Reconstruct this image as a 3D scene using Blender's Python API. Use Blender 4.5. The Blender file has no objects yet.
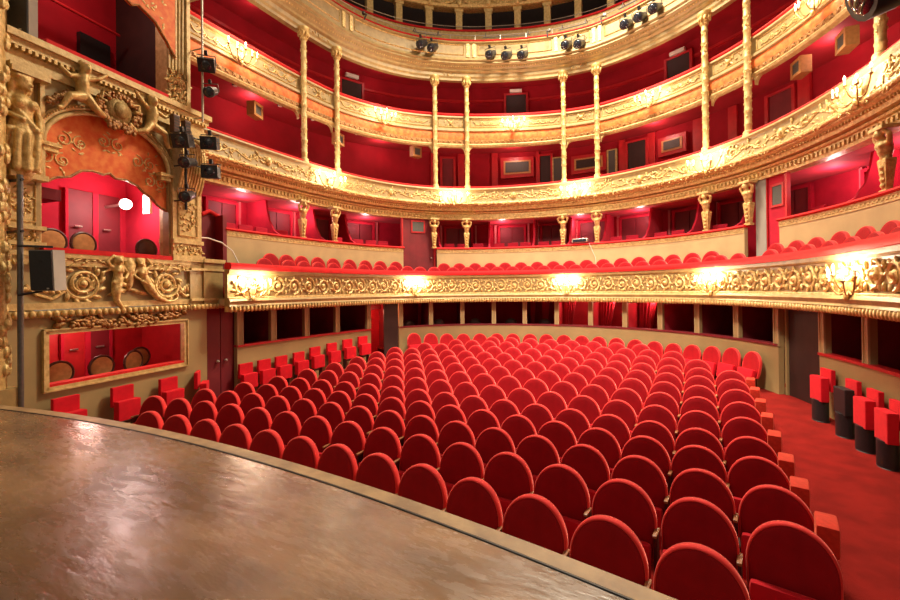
import bpy, bmesh, math, random
import numpy as np
from mathutils import Vector, Matrix
random.seed(7)
S = bpy.context.scene
COL = S.collection
PI = math.pi
ORD = ['zeroth', 'first', 'second', 'third', 'fourth', 'fifth', 'sixth', 'seventh', 'eighth', 'ninth', 'tenth', 'eleventh',
       'twelfth', 'thirteenth', 'fourteenth', 'fifteenth', 'sixteenth', 'seventeenth', 'eighteenth', 'nineteenth', 'twentieth']
def ordn(n):
    if n <= 20: return ORD[n]
    if n < 30: return 'twenty-' + ORD[n - 20]
    if n == 30: return 'thirtieth'
    return 'thirty-' + ORD[n - 30]

# ------------------------------------------------------------------ materials
def mat(name, col, rough=.6, metal=0., noise=0., nscale=20., bump=0., bscale=60., sheen=0., sheen_tint=None, col2=None, spec=.5, coat=0.):
    m = bpy.data.materials.new(name); m.use_nodes = True
    nt = m.node_tree; b = nt.nodes['Principled BSDF']
    b.inputs['Base Color'].default_value = (*col, 1)
    b.inputs['Roughness'].default_value = rough
    b.inputs['Metallic'].default_value = metal
    b.inputs['Specular IOR Level'].default_value = spec
    b.inputs['Coat Weight'].default_value = coat
    if sheen:
        b.inputs['Sheen Weight'].default_value = sheen
        b.inputs['Sheen Roughness'].default_value = .4
        b.inputs['Sheen Tint'].default_value = (*(sheen_tint or col), 1)
    tc = nt.nodes.new('ShaderNodeTexCoord')
    if noise or col2:
        n = nt.nodes.new('ShaderNodeTexNoise'); n.inputs['Scale'].default_value = nscale; n.inputs['Detail'].default_value = 5
        nt.links.new(tc.outputs['Object'], n.inputs['Vector'])
        r = nt.nodes.new('ShaderNodeValToRGB')
        c2 = col2 or tuple(c * (1 - noise) for c in col)
        r.color_ramp.elements[0].position = .35; r.color_ramp.elements[1].position = .65
        r.color_ramp.elements[0].color = (*c2, 1); r.color_ramp.elements[1].color = (*col, 1)
        nt.links.new(n.outputs['Fac'], r.inputs['Fac']); nt.links.new(r.outputs['Color'], b.inputs['Base Color'])
    if bump:
        n2 = nt.nodes.new('ShaderNodeTexNoise'); n2.inputs['Scale'].default_value = bscale; n2.inputs['Detail'].default_value = 4
        nt.links.new(tc.outputs['Object'], n2.inputs['Vector'])
        bp = nt.nodes.new('ShaderNodeBump'); bp.inputs['Strength'].default_value = bump; bp.inputs['Distance'].default_value = .02
        nt.links.new(n2.outputs['Fac'], bp.inputs['Height']); nt.links.new(bp.outputs['Normal'], b.inputs['Normal'])
    return m
def emis(name, col, st):
    m = bpy.data.materials.new(name); m.use_nodes = True
    b = m.node_tree.nodes['Principled BSDF']
    b.inputs['Base Color'].default_value = (*col, 1); b.inputs['Emission Color'].default_value = (*col, 1)
    b.inputs['Emission Strength'].default_value = st
    m.cycles.emission_sampling = 'NONE'
    return m
M = {}
M['velvet'] = mat('seat velvet', (.33, .002, .008), .75, sheen=.6, sheen_tint=(1, .10, .08), noise=.18, nscale=9, bump=.15, bscale=220, spec=.2)
M['rim'] = mat('light-caught rim velvet', (.78, .035, .035), .75, sheen=1., sheen_tint=(1, .3, .25), noise=.15, nscale=12, spec=.2)  # lighter red puts the light caught on the rounded edge into the colour
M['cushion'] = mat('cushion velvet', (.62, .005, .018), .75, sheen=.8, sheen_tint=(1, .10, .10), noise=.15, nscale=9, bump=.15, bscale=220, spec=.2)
M['velvet_orange'] = mat('worn armrest velvet', (.60, .035, .018), .8, sheen=.8, sheen_tint=(1, .25, .15), noise=.2, nscale=25, spec=.2)
M['rail'] = mat('rail velvet', (.62, .012, .015), .7, sheen=.7, sheen_tint=(1, .15, .12), noise=.2, nscale=6, spec=.2)
M['redwall'] = mat('red wall fabric', (.36, .007, .018), .8, noise=.25, nscale=1.6, sheen=.2, sheen_tint=(1, .2, .2), spec=.2)
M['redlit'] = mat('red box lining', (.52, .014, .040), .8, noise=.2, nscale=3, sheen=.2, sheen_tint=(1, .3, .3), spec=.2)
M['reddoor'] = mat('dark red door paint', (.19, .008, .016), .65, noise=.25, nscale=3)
M['boxtrim'] = mat('pale pink paint', (.62, .13, .14), .5, noise=.1, nscale=5)
M['redpaint'] = mat('red painted wood', (.50, .014, .020), .4, noise=.2, nscale=5)
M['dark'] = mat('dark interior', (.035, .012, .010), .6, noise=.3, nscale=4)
M['black'] = mat('black metal', (.016, .016, .018), .45, noise=.3, nscale=30)
M['grey'] = mat('grey metal', (.16, .15, .14), .4, metal=.6, noise=.2, nscale=20)
M['silver'] = mat('worn silver metal', (.55, .50, .42), .35, metal=.7, noise=.2, nscale=20)
M['gold'] = mat('gilding', (.70, .49, .19), .42, metal=.25, col2=(.44, .27, .08), nscale=14, bump=.5, bscale=45)
M['goldpale'] = mat('pale gilding', (.64, .47, .20), .45, metal=.12, col2=(.46, .31, .11), nscale=12, bump=.3, bscale=50)
M['goldrelief'] = mat('gilt relief', (.80, .59, .25), .38, metal=.25, col2=(.46, .28, .08), nscale=18, bump=.4, bscale=60)
M['goldbronze'] = mat('dark bronze gilding', (.42, .20, .05), .4, metal=.35, col2=(.20, .08, .02), nscale=22, bump=.5, bscale=60)
M['cream'] = mat('cream plaster', (.48, .35, .17), .6, noise=.14, nscale=2.2, bump=.05, bscale=12)
M['creampanel'] = mat('cream balcony panel', (.40, .27, .10), .5, noise=.25, nscale=7, bump=.2, bscale=30)
M['olive'] = mat('olive cream wall paint', (.36, .26, .11), .6, noise=.16, nscale=1.7, bump=.05, bscale=14)
M['orange'] = mat('orange damask', (.66, .11, .025), .6, col2=(.74, .22, .05), nscale=9, spec=.3)
M['carpet'] = mat('red carpet', (.23, .009, .007), .95, col2=(.15, .005, .004), nscale=3.5, bump=.4, bscale=180, sheen=.3, sheen_tint=(1, .2, .15), spec=.1)
M['wood'] = mat('armrest wood', (.38, .15, .06), .35, noise=.3, nscale=20)
M['standard'] = mat('seat standard paint', (.06, .012, .010), .5, noise=.3, nscale=10)
M['tan'] = mat('tan chair velvet', (.52, .25, .09), .7, noise=.25, nscale=12, sheen=.4, sheen_tint=(1, .7, .4), spec=.2)
M['chairwood'] = mat('dark chair wood', (.09, .03, .02), .35, noise=.3, nscale=14)
M['spkwood'] = mat('oak speaker case', (.55, .27, .09), .4, noise=.2, nscale=16)
M['mesh'] = mat('speaker cloth', (.10, .10, .09), .8, noise=.3, nscale=80)
M['boxgrey'] = mat('grey plastic', (.30, .27, .23), .5, noise=.1, nscale=6)
M['white'] = mat('white sign plate', (.75, .68, .60), .5, noise=.05, nscale=5)
M['greypil'] = mat('grey painted pilaster', (.33, .31, .27), .5, noise=.15, nscale=3)
M['flame'] = emis('lit bulb', (1, .72, .40), 28)
M['globe'] = emis('lit globe', (1, .80, .70), 12)
M['lens'] = mat('spotlight lens', (.02, .025, .04), .12, noise=.3, nscale=20, coat=.6)
M['gap'] = mat('dark cable', (.012, .010, .009), .5, noise=.3, nscale=30)
M['ceiling'] = mat('cream soffit paint', (.58, .43, .22), .6, noise=.12, nscale=2)
M['lip'] = mat('stage lip timber', (.38, .24, .11), .5, col2=(.22, .13, .06), nscale=5, bump=.15, bscale=25)

def stage_material():
    m = bpy.data.materials.new('worn stage floor'); m.use_nodes = True
    nt = m.node_tree; b = nt.nodes['Principled BSDF']; L = nt.links.new
    tc = nt.nodes.new('ShaderNodeTexCoord')
    mp = nt.nodes.new('ShaderNodeMapping'); mp.inputs['Rotation'].default_value = (0, 0, .5); mp.inputs['Scale'].default_value = (.8, 2.6, 1)
    L(tc.outputs['Object'], mp.inputs['Vector'])
    n1 = nt.nodes.new('ShaderNodeTexNoise'); n1.inputs['Scale'].default_value = 1.1; n1.inputs['Detail'].default_value = 6; n1.inputs['Roughness'].default_value = .55
    L(mp.outputs['Vector'], n1.inputs['Vector'])
    n2 = nt.nodes.new('ShaderNodeTexNoise'); n2.inputs['Scale'].default_value = .7; n2.inputs['Detail'].default_value = 4
    L(tc.outputs['Object'], n2.inputs['Vector'])
    r1 = nt.nodes.new('ShaderNodeValToRGB'); e = r1.color_ramp.elements
    e[0].position = .22; e[0].color = (.095, .054, .032, 1); e[1].position = .78; e[1].color = (.30, .18, .10, 1)
    L(n1.outputs['Fac'], r1.inputs['Fac'])
    r2 = nt.nodes.new('ShaderNodeValToRGB'); e = r2.color_ramp.elements
    e[0].position = .40; e[0].color = (.62, .55, .52, 1); e[1].position = .60; e[1].color = (1.15, 1.1, 1.05, 1)
    L(n2.outputs['Fac'], r2.inputs['Fac'])
    mx = nt.nodes.new('ShaderNodeMix'); mx.data_type = 'RGBA'; mx.blend_type = 'MULTIPLY'; mx.inputs['Factor'].default_value = 1
    L(r1.outputs['Color'], mx.inputs['A']); L(r2.outputs['Color'], mx.inputs['B']); L(mx.outputs['Result'], b.inputs['Base Color'])
    n3 = nt.nodes.new('ShaderNodeTexNoise'); n3.inputs['Scale'].default_value = 6; n3.inputs['Detail'].default_value = 7; n3.inputs['Roughness'].default_value = .6
    L(mp.outputs['Vector'], n3.inputs['Vector'])
    mr = nt.nodes.new('ShaderNodeMapRange'); mr.inputs['From Min'].default_value = .3; mr.inputs['From Max'].default_value = .7; mr.inputs['To Min'].default_value = .17; mr.inputs['To Max'].default_value = .36
    L(n3.outputs['Fac'], mr.inputs['Value']); L(mr.outputs['Result'], b.inputs['Roughness'])
    bp = nt.nodes.new('ShaderNodeBump'); bp.inputs['Strength'].default_value = .22; bp.inputs['Distance'].default_value = .02
    L(n3.outputs['Fac'], bp.inputs['Height']); L(bp.outputs['Normal'], b.inputs['Normal'])
    b.inputs['Specular IOR Level'].default_value = .9
    return m
M['stage'] = stage_material()

# ------------------------------------------------------------------ mesh builder
class MB:
    def __init__(s): s.v = []; s.f = []
    def add(s, vs, fs):
        o = len(s.v); s.v += [tuple(p) for p in vs]; s.f += [tuple(i + o for i in f) for f in fs]
    def box(s, c, d, R=None):
        hx, hy, hz = d[0] / 2, d[1] / 2, d[2] / 2
        vs = [Vector((x, y, z)) for x in (-hx, hx) for y in (-hy, hy) for z in (-hz, hz)]
        if R is not None: vs = [R @ p for p in vs]
        c = Vector(c)
        s.add([p + c for p in vs], [(0, 1, 3, 2), (4, 6, 7, 5), (0, 4, 5, 1), (2, 3, 7, 6), (0, 2, 6, 4), (1, 5, 7, 3)])
    def rbox(s, c, d, b=.02, R=None):       # box with chamfered edges
        bm = bmesh.new(); bmesh.ops.create_cube(bm, size=1)
        for v in bm.verts: v.co = Vector((v.co.x * d[0], v.co.y * d[1], v.co.z * d[2]))
        bmesh.ops.bevel(bm, geom=list(bm.edges), offset=b, segments=2, affect='EDGES', profile=.6)
        s.bm(bm, c, R)
    def bm(s, bm, c=(0, 0, 0), R=None):
        c = Vector(c); bm.verts.index_update()
        vs = [(R @ v.co if R is not None else v.co) + c for v in bm.verts]
        s.add(vs, [[v.index for v in f.verts] for f in bm.faces]); bm.free()
    def tube(s, pts, r, n=6, caps=True):
        pts = [Vector(p) for p in pts]; m = len(pts)
        rs = r if isinstance(r, (list, tuple)) else [r] * m
        vs = []; prev = None
        for i, p in enumerate(pts):
            t = (pts[min(i + 1, m - 1)] - pts[max(i - 1, 0)])
            if t.length < 1e-9: t = Vector((0, 0, 1))
            t.normalize()
            if prev is None:
                a = Vector((0, 0, 1)) if abs(t.z) < .9 else Vector((1, 0, 0)); prev = t.cross(a).normalized()
            else:
                prev = prev - t * prev.dot(t)
                if prev.length < 1e-6: prev = t.orthogonal()
                prev.normalize()
            q = t.cross(prev)
            for k in range(n):
                an = 2 * PI * k / n; vs.append(p + (prev * math.cos(an) + q * math.sin(an)) * rs[i])
        fs = [(i * n + k, i * n + (k + 1) % n, (i + 1) * n + (k + 1) % n, (i + 1) * n + k) for i in range(m - 1) for k in range(n)]
        if caps: fs += [tuple(range(n - 1, -1, -1)), tuple((m - 1) * n + k for k in range(n))]
        s.add(vs, fs)
    def lathe(s, prof, n=16, c=(0, 0, 0), R=None, sx=1., sy=1.):
        c = Vector(c); vs = []; m = len(prof)
        for r, z in prof:
            for k in range(n):
                a = 2 * PI * k / n; p = Vector((r * math.cos(a) * sx, r * math.sin(a) * sy, z))
                vs.append((R @ p if R is not None else p) + c)
        fs = [(i * n + k, i * n + (k + 1) % n, (i + 1) * n + (k + 1) % n, (i + 1) * n + k) for i in range(m - 1) for k in range(n)]
        fs += [tuple(range(n - 1, -1, -1)), tuple((m - 1) * n + k for k in range(n))]
        s.add(vs, fs)
    def ell(s, c, r, n=8, m=6, R=None):
        if not isinstance(r, (tuple, list)): r = (r, r, r)
        c = Vector(c); vs = []
        for i in range(m + 1):
            th = PI * i / m
            for k in range(n):
                a = 2 * PI * k / n
                st = max(math.sin(th), .02)
                p = Vector((r[0] * st * math.cos(a), r[1] * st * math.sin(a), r[2] * math.cos(th)))
                vs.append((R @ p if R is not None else p) + c)
        fs = [(i * n + k, (i + 1) * n + k, (i + 1) * n + (k + 1) % n, i * n + (k + 1) % n) for i in range(m) for k in range(n)]
        fs += [tuple(range(n)), tuple(m * n + k for k in range(n - 1, -1, -1))]
        s.add(vs, fs)
    def prism(s, outline, y0, y1):          # outline in (x,z), extruded along y
        n = len(outline)
        vs = [(x, y0, z) for x, z in outline] + [(x, y1, z) for x, z in outline]
        fs = [tuple(range(n)), tuple(range(2 * n - 1, n - 1, -1))] + [(i, n + i, n + (i + 1) % n, (i + 1) % n) for i in range(n)]
        s.add(vs, fs)
    def loft(s, rings, close_ends=True):
        n = len(rings[0]); o = len(s.v)
        s.v += [tuple(p) for r in rings for p in r]
        for i in range(len(rings) - 1):
            for k in range(n):
                s.f.append((o + i * n + k, o + i * n + (k + 1) % n, o + (i + 1) * n + (k + 1) % n, o + (i + 1) * n + k))
        if close_ends:
            s.f.append(tuple(o + k for k in range(n - 1, -1, -1))); s.f.append(tuple(o + (len(rings) - 1) * n + k for k in range(n)))
    def mesh(s, name, m, smooth=False, fixn=True):
        me = bpy.data.meshes.new(name); me.from_pydata(s.v, [], s.f); me.update()
        if fixn:
            bm = bmesh.new(); bm.from_mesh(me); bmesh.ops.recalc_face_normals(bm, faces=bm.faces); bm.to_mesh(me); bm.free()
        if smooth:
            me.polygons.foreach_set('use_smooth', [True] * len(me.polygons))
            try: me.set_sharp_from_angle(angle=math.radians(50))
            except Exception: pass
        me.materials.append(M[m]); return me
    def build(s, name, m, parent=None, smooth=False, loc=None, rz=0):
        o = bpy.data.objects.new(name, s.mesh(name, m, smooth)); COL.objects.link(o)
        if parent: o.parent = parent
        if loc is not None: o.location = loc; o.rotation_euler.z = rz
        return o
def tag(o, label=None, cat=None, group=None, kind=None):
    if label: o['label'] = label
    if cat: o['category'] = cat
    if group: o['group'] = group
    if kind: o['kind'] = kind
    return o
def thing(name, label, cat, loc=(0, 0, 0), rz=0, group=None, kind=None):
    o = bpy.data.objects.new(name, None); COL.objects.link(o); o.empty_display_size = .1
    o.location = loc; o.rotation_euler.z = rz
    return tag(o, label, cat, group, kind)
def kids(o): return [c for c in bpy.data.objects if c.parent == o]
TREE = {}
def dup(root, loc, rz, label, group=None):
    tree = TREE
    if root.name not in tree:
        tree[root.name] = [(c, kids(c)) for c in kids(root)]
    r = root.copy(); COL.objects.link(r); r.location = loc; r.rotation_euler = (0, 0, rz); r['label'] = label
    if group: r['group'] = group
    for c, gs in tree[root.name]:
        d = c.copy(); COL.objects.link(d); d.parent = r
        for g in gs:
            e = g.copy(); COL.objects.link(e); e.parent = d
    return r
def struct(name, mb, m, label, cat, smooth=False):
    return tag(mb.build(name, m, None, smooth), label, cat, kind='structure')

# ------------------------------------------------------------------ the horseshoe plan
CP = [(-6.45, 7.6), (-6.50, 8.6), (-6.55, 10), (-6.56, 11.5), (-6.48, 13.0), (-6.22, 14.23), (-5.75, 15.26), (-5.1, 16.2), (-4.2, 16.98),
      (-2.81, 17.65), (-1.38, 17.97), (-.2, 18.04), (.8, 17.97), (1.99, 17.66), (3.12, 17.08), (4.08, 16.4), (4.83, 15.48), (5.42, 14.52),
      (5.82, 13.51), (6.13, 12.45), (6.32, 11.3), (6.42, 10.0), (6.45, 8.6), (6.45, 7.0)]
def crom(P, n=12):
    P = [np.array(a, float) for a in P]; out = []
    Q = [2 * P[0] - P[1]] + P + [2 * P[-1] - P[-2]]
    for i in range(1, len(Q) - 2):
        for k in range(n):
            t = k / n; a, b, c, d = Q[i - 1:i + 3]
            out.append(.5 * (2 * b + (c - a) * t + (2 * a - 5 * b + 4 * c - d) * t * t + (3 * b - a - 3 * c + d) * t ** 3))
    out.append(P[-1]); return np.array(out)
def smoothc(C, k=9, it=3):
    for _ in range(it):
        D = C.copy()
        for i in range(1, len(C) - 1):
            w = min(k, i, len(C) - 1 - i); D[i] = C[i - w:i + w + 1].mean(0)
        C = D
    return C
BASE = smoothc(crom(CP))
TAN = np.gradient(BASE, axis=0); TAN /= np.linalg.norm(TAN, axis=1)[:, None]
NRM = np.stack([-TAN[:, 1], TAN[:, 0]], -1)
ULEN = np.concatenate([[0], np.cumsum(np.linalg.norm(np.diff(BASE, axis=0), axis=1))])
UMAX = float(ULEN[-1])
def at_u(arr, u): return np.array([np.interp(u, ULEN, arr[:, 0]), np.interp(u, ULEN, arr[:, 1])])
SAG_U = [0, 5.3, 7.5, 9.2, 10.4, 11.6, 13.9, 15.0, 18.5, 22, 30]
SAG_Z = [0, 0, .13, .22, .22, .18, 0, -.07, -.08, -.15, -.15]
def sag(u, z):          # the two upper tiers sit a touch higher towards the back
    return float(np.interp(u, SAG_U, SAG_Z)) * min(1, max(0, (z - 7.0) / 1.5))
def P(u, off, z):
    b = at_u(BASE, u); n = at_u(NRM, u); n = n / np.linalg.norm(n)
    return Vector((b[0] + n[0] * off, b[1] + n[1] * off, z + sag(u, z)))
def rot(u):
    t = at_u(TAN, u); return math.atan2(t[1], t[0])
def us(u0, u1, step):
    n = max(1, int(math.ceil((u1 - u0) / step))); return [u0 + (u1 - u0) * k / n for k in range(n + 1)]
def sweep(mb, prof, u0, u1, step=.22):
    mb.loft([[P(u, o, z) for o, z in prof] for u in us(u0, u1, step)])
def rbox(mb, u0, u1, o0, o1, z0, z1, step=.25):
    sweep(mb, [(o0, z0), (o0, z1), (o1, z1), (o1, z0)], u0, u1, step)
# relief drawing: paths in (u,z) laid on a carrier surface
def spiral(cu, cz, R, turns, a0, sgn, n=22):
    return [(cu + R * (1 - .86 * k / n) * math.cos(a0 + sgn * turns * 2 * PI * k / n), cz + R * (1 - .86 * k / n) * math.sin(a0 + sgn * turns * 2 * PI * k / n)) for k in range(n + 1)]
def lay(mb, path, r, f, n=5): mb.tube([f(u, z) for u, z in path], r, n)
def leaf(mb, u, z, ang, L, W, T, f):
    p = f(u, z); q = f(u + .01, z); t = (q - p).normalized(); k = Vector((0, 0, 1)); nrm = t.cross(k)
    a = t * math.cos(ang) + k * math.sin(ang); b = t * -math.sin(ang) + k * math.cos(ang)
    R = Matrix((a, b, nrm)).transposed()
    mb.ell(p + a * L * .5, (L * .5, W * .5, T), 6, 4, R)

# ------------------------------------------------------------------ floor and stage
RC = -15.1448; R1 = 21.2564; RP = .73438
def fz_k(k):
    if k <= 0: return 0.
    if k <= 10: return -.05210388 * k + .00584654 * k * k
    if k <= 12.4: return .0636 + (k - 10) * .035
    return .1476 - (min(k, 14) - 12.4) * .073
def fz(x, y): return fz_k((math.hypot(x, y - RC) - R1) / RP)
mb = MB(); nr, na = 44, 40
vs = []
for i in range(nr):
    r = R1 - 3.2 + i * (17.5 / (nr - 1))
    for j in range(na):
        a = -.44 + .88 * j / (na - 1)
        vs.append((r * math.sin(a), RC + r * math.cos(a), fz_k((r - R1) / RP)))
mb.add(vs, [(i * na + j, i * na + j + 1, (i + 1) * na + j + 1, (i + 1) * na + j) for i in range(nr - 1) for j in range(na - 1)])
struct('floor', mb, 'carpet', 'red carpeted floor of the stalls', 'floor', True)

SR = 20.0; SCX = -.2; SCY = 5.25 - SR
def stage_edge(x, d=0.): return SCY + math.sqrt((SR - d) ** 2 - (x - SCX) ** 2)
xs = [-7.2 + .3 * k for k in range(49)]
def stage_sheet(d0, d1, z, zl, back=None):
    mb = MB()
    top = [[(x, stage_edge(x, d0), z) for x in xs], [(x, back if back is not None else stage_edge(x, d1), z) for x in xs]]
    n = len(xs)
    v = top[0] + top[1] + [(a, b, zl) for a, b, c in top[0]] + [(a, b, zl) for a, b, c in top[1]]
    f = []
    for i in range(n - 1):
        f += [(i, i + 1, n + i + 1, n + i), (2 * n + i, 3 * n + i, 3 * n + i + 1, 2 * n + i + 1), (i, 2 * n + i, 2 * n + i + 1, i + 1), (n + i, n + i + 1, 3 * n + i + 1, 3 * n + i)]
    mb.add(v, f); return mb
ZS = 1.05
struct('floor', stage_sheet(.135, 0, ZS, .0, back=-6.5), 'stage', 'scuffed brown stage floor in the foreground', 'stage floor')
struct('trim_1', stage_sheet(0, .115, ZS + .004, 0.), 'lip', 'pale timber lip along the curved stage edge', 'stage edge')
mb = MB(); mb.tube([(x, stage_edge(x, .125), ZS - .002) for x in xs if -5.0 < x < 5.5], .009, 6)
tag(mb.build('cable', 'gap'), 'thin black cable lying in the groove behind the stage lip', 'cable', kind='thing')

# ------------------------------------------------------------------ seats
def seat_parts(root, top=.87, cush='cushion', back='velvet', arms=True, endbox=False, width=.522):
    mb = MB(); hw = width / 2
    out = []
    zc = top - .30
    for k in range(25):
        a = PI * k / 24; c, s_ = math.cos(a), math.sin(a)
        out.append((hw * math.copysign(abs(c) ** .94, c), zc + .30 * abs(s_) ** .97))
    for z, w in ((zc - .12, hw * .985), (zc - .22, hw * .95), (zc - .28, hw * .88)):
        out.append((-w, z)); out.insert(0, (w, z))
    cx, cz = 0, zc - .02
    def ring(y, ins):
        return [(x - math.copysign(min(ins, abs(x)), x) if abs(x) > 1e-6 else 0, y, z - (ins * (z - cz) / .30)) for x, z in out]
    tl = lambda r: [(x, y + (z - .45) * .16, z) for x, y, z in r]
    mb.loft([tl(ring(y, i)) for y, i in ((-.050, .13), (-.056, .07), (-.054, .030), (-.048, .016), (-.030, .010), (.034, .03), (.045, .06))])
    mb.build('backrest', back, root, True)
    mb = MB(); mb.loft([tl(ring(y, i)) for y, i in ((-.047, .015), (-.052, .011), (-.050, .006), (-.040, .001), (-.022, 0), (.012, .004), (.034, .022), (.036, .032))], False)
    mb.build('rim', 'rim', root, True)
    mb = MB(); R = Matrix.Rotation(math.radians(-12), 3, 'X')
    mb.rbox((0, -.15, .305), (width - .05, .11, .36), .04, R); mb.build('seat', cush, root, True)
    if arms:
        for sx in ((-1, 1) if arms == 2 else (1,)):
            x = sx * .265
            mb = MB(); mb.rbox((x, -.07, .56), (.034, .15, .024), .008); mb.build('armrest', 'wood', root, True)
            mb = MB(); mb.box((x, -.06, .275), (.024, .12, .55)); mb.box((x, -.09, .012), (.05, .30, .024)); mb.build('support', 'standard', root)
    else:
        mb = MB(); mb.box((0, -.03, .14), (.30, .05, .28)); mb.box((0, -.06, .012), (.36, .24, .024)); mb.build('support', 'standard', root)
    if endbox:
        mb = MB(); mb.rbox((.305, -.20, .685), (.135, .27, .22), .02); mb.build('end_armrest', 'velvet_orange', root, True)
        mb = MB(); mb.box((.30, -.17, .29), (.07, .22, .58)); mb.build('end_support', 'standard', root)
def proto(name, cat, **kw):
    r = thing(name, 'x', cat); seat_parts(r, **kw); return r
seat0 = proto('theatre_seat', 'seat', arms=1); seat2 = proto('theatre_seat', 'seat', arms=2); seatE = proto('theatre_seat', 'seat', arms=0, endbox=True); seatN = proto('theatre_seat', 'seat', arms=False)
used = set()
def put(pr, loc, rz, label, group):
    if pr.name not in used:
        used.add(pr.name)
        TREE[pr.name] = [(c, kids(c)) for c in kids(pr)]
        pr.location = loc; pr.rotation_euler.z = rz; pr['label'] = label; pr['group'] = group; return pr
    return dup(pr, loc, rz, label, group)
SP = .53
rows = [(.018, -3.178, 13, .5279, 0), (1.052, -4.257, 16, .5268, .427), (2.028, -4.154, 16, .5268, .20), (2.97, -4.102, 16, .5327, -.426), (3.908, -4.058, 16, .5347, -.632),
        (5.05, -4.118, 16, .5375, -.486), (6.147, -4.10, 16, .5314, -.011), (7.18, -4.062, 16, .5311, -.06), (8.135, -4.018, 16, .532, -.223), (9.015, -3.931, 16, .5292, -.298),
        (9.96, -3.43, 14, .526, 0), (11, -2.84, 12, .5245, 0), (12, -2.0, 8, .597, 0)]
for row, (k, s0, n, sp, sq) in enumerate(rows):
    R = R1 + RP * k
    for j in range(n):
        near = max(0, j - (8, 11, 11)[row]) / 4 if row < 3 else 0
        a = (s0 + sp * j + sq * .001 * j * j + (.062, .046, .022, 0)[min(row, 3)] * near ** 2) / (R1 + RP * row)
        fromend = n - j
        pr = seatE if (j == n - 1 and 2 <= row <= 9) else (seatN if j == n - 1 and row > 0 else (seat2 if j == 0 else seat0))
        rr = R - .065
        lab = 'red velvet seat, ' + ordn(fromend) + ' from the carpeted aisle, in the ' + ordn(row + 1) + ' row from the stage'
        put(pr, (rr * math.sin(a), RC + rr * math.cos(a), fz_k((rr - R1) / RP) - .016 * near), -a, lab, 'red velvet seats of the stalls')
# last row against the rear wall
wallu = [7.94, 8.67, 9.37, 10.06, 10.74, 11.41, 12.03, 12.69, 13.32, 13.97, 14.64, 15.27, 15.92, 16.59, 17.26, 17.9, 18.55, 19.23, 19.91, 20.61]
seatW = proto('theatre_seat', 'seat', top=.865, arms=False, back='velvet')
for i, u in enumerate(wallu):
    p = P(u, -.72, 0); p.z = fz(p.x, p.y) - .02
    put(seatW, p, rot(u), 'red round-backed seat lined up under the rear stalls wall, ' + ordn(20 - i) + ' from the aisle door', 'seats under the rear stalls wall')
# balcony seats
balu = [2.66, 3.18, 3.7, 4.29, 4.89, 5.55, 6.2, 6.82, 7.46, 9.39, 9.99, 10.6, 11.17, 11.74, 12.33, 12.93, 13.52, 14.1, 14.7, 15.28, 15.9, 16.49, 17.08, 17.59, 18.2, 18.8,
        20.75, 21.35, 21.92, 22.59, 23.25, 23.9, 24.5]
ZB = 2.58
for i, u in enumerate(balu):
    z = 3.43 + (.03 if u < 8 else 0) + (.03 if u > 22.3 else 0)
    put(seatW, P(u, -.26, z - .865), rot(u), 'red balcony seat in the back row, ' + ordn(i + 1) + ' from the pale curved handrail', 'balcony seats, back row')
fu = sorted([u + .3 for u in balu] + [8.3, 8.9, 19.4, 20.0, 2.2])
fu = [u for u in fu if 2.0 < u < 24.9]
for i, u in enumerate(fu):
    put(seatW, P(u, -.60, 3.27 - .865 + (.02 if u < 8 else 0)), rot(u), 'red balcony seat in the front row, ' + ordn(i + 1) + ' from the pale curved handrail', 'balcony seats, front row')

k_ = 0
for a, b in ((5.7, 8.8), (10.65, 13.6), (15.4, 18.2)):
    n = int((b - a) / .52)
    for q in range(n + 1):
        k_ += 1; u = a + q * .52
        put(seatW, P(u, .52, 6.44 - .865), rot(u), 'red seat top peeping over the second balcony rail, ' + ordn(k_) + ' along the rail from the proscenium', 'seats of the second balcony')
# ------------------------------------------------------------------ folding wall seats
def strap(root, backz=(.60, .86), seatz=(.30, .64), base=False, wd=.38):
    mb = MB(); mb.rbox((0, .0, (backz[0] + backz[1]) / 2 - .03), (wd - .02, .07, backz[1] - backz[0] + .08), .012); mb.build('backrest', 'cushion', root)
    mb = MB(); mb.rbox((0, -.13, (seatz[0] + seatz[1]) / 2), (wd, .13, seatz[1] - seatz[0]), .015); mb.build('seat', 'cushion', root)
    mb = MB()
    if base:
        mb.lathe([(.15, 0), (.15, .015), (.14, .02), (.14, seatz[0] + .02)], 18, (0, -.12, 0), sx=1.05, sy=.8)
    else:
        for x in (-.15, .15): mb.box((x, -.06, seatz[0] / 2), (.03, .12, seatz[0]))
        mb.box((0, -.04, seatz[0] - .06), (.34, .10, .04))
    mb.build('base' if base else 'support', 'black' if base else 'standard', root, base)
stL = thing('folding_wall_seat', 'x', 'folding seat'); strap(stL)
for i, u in enumerate([1.62, 2.14, 2.66, 3.24, 3.82, 4.46, 5.1, 5.75]):
    p = P(u, -.60, 0); p.z = fz(p.x, p.y) + .02 + (.04 if i > 3 else 0)
    put(stL, p, rot(u), 'square red folding seat on the cream wall under the box windows, ' + ordn(i + 1) + ' from the proscenium', 'folding seats along the box wall')
stR = thing('folding_wall_seat', 'x', 'folding seat'); strap(stR, (.62, .93), (.37, .80), True, .34)
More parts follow.
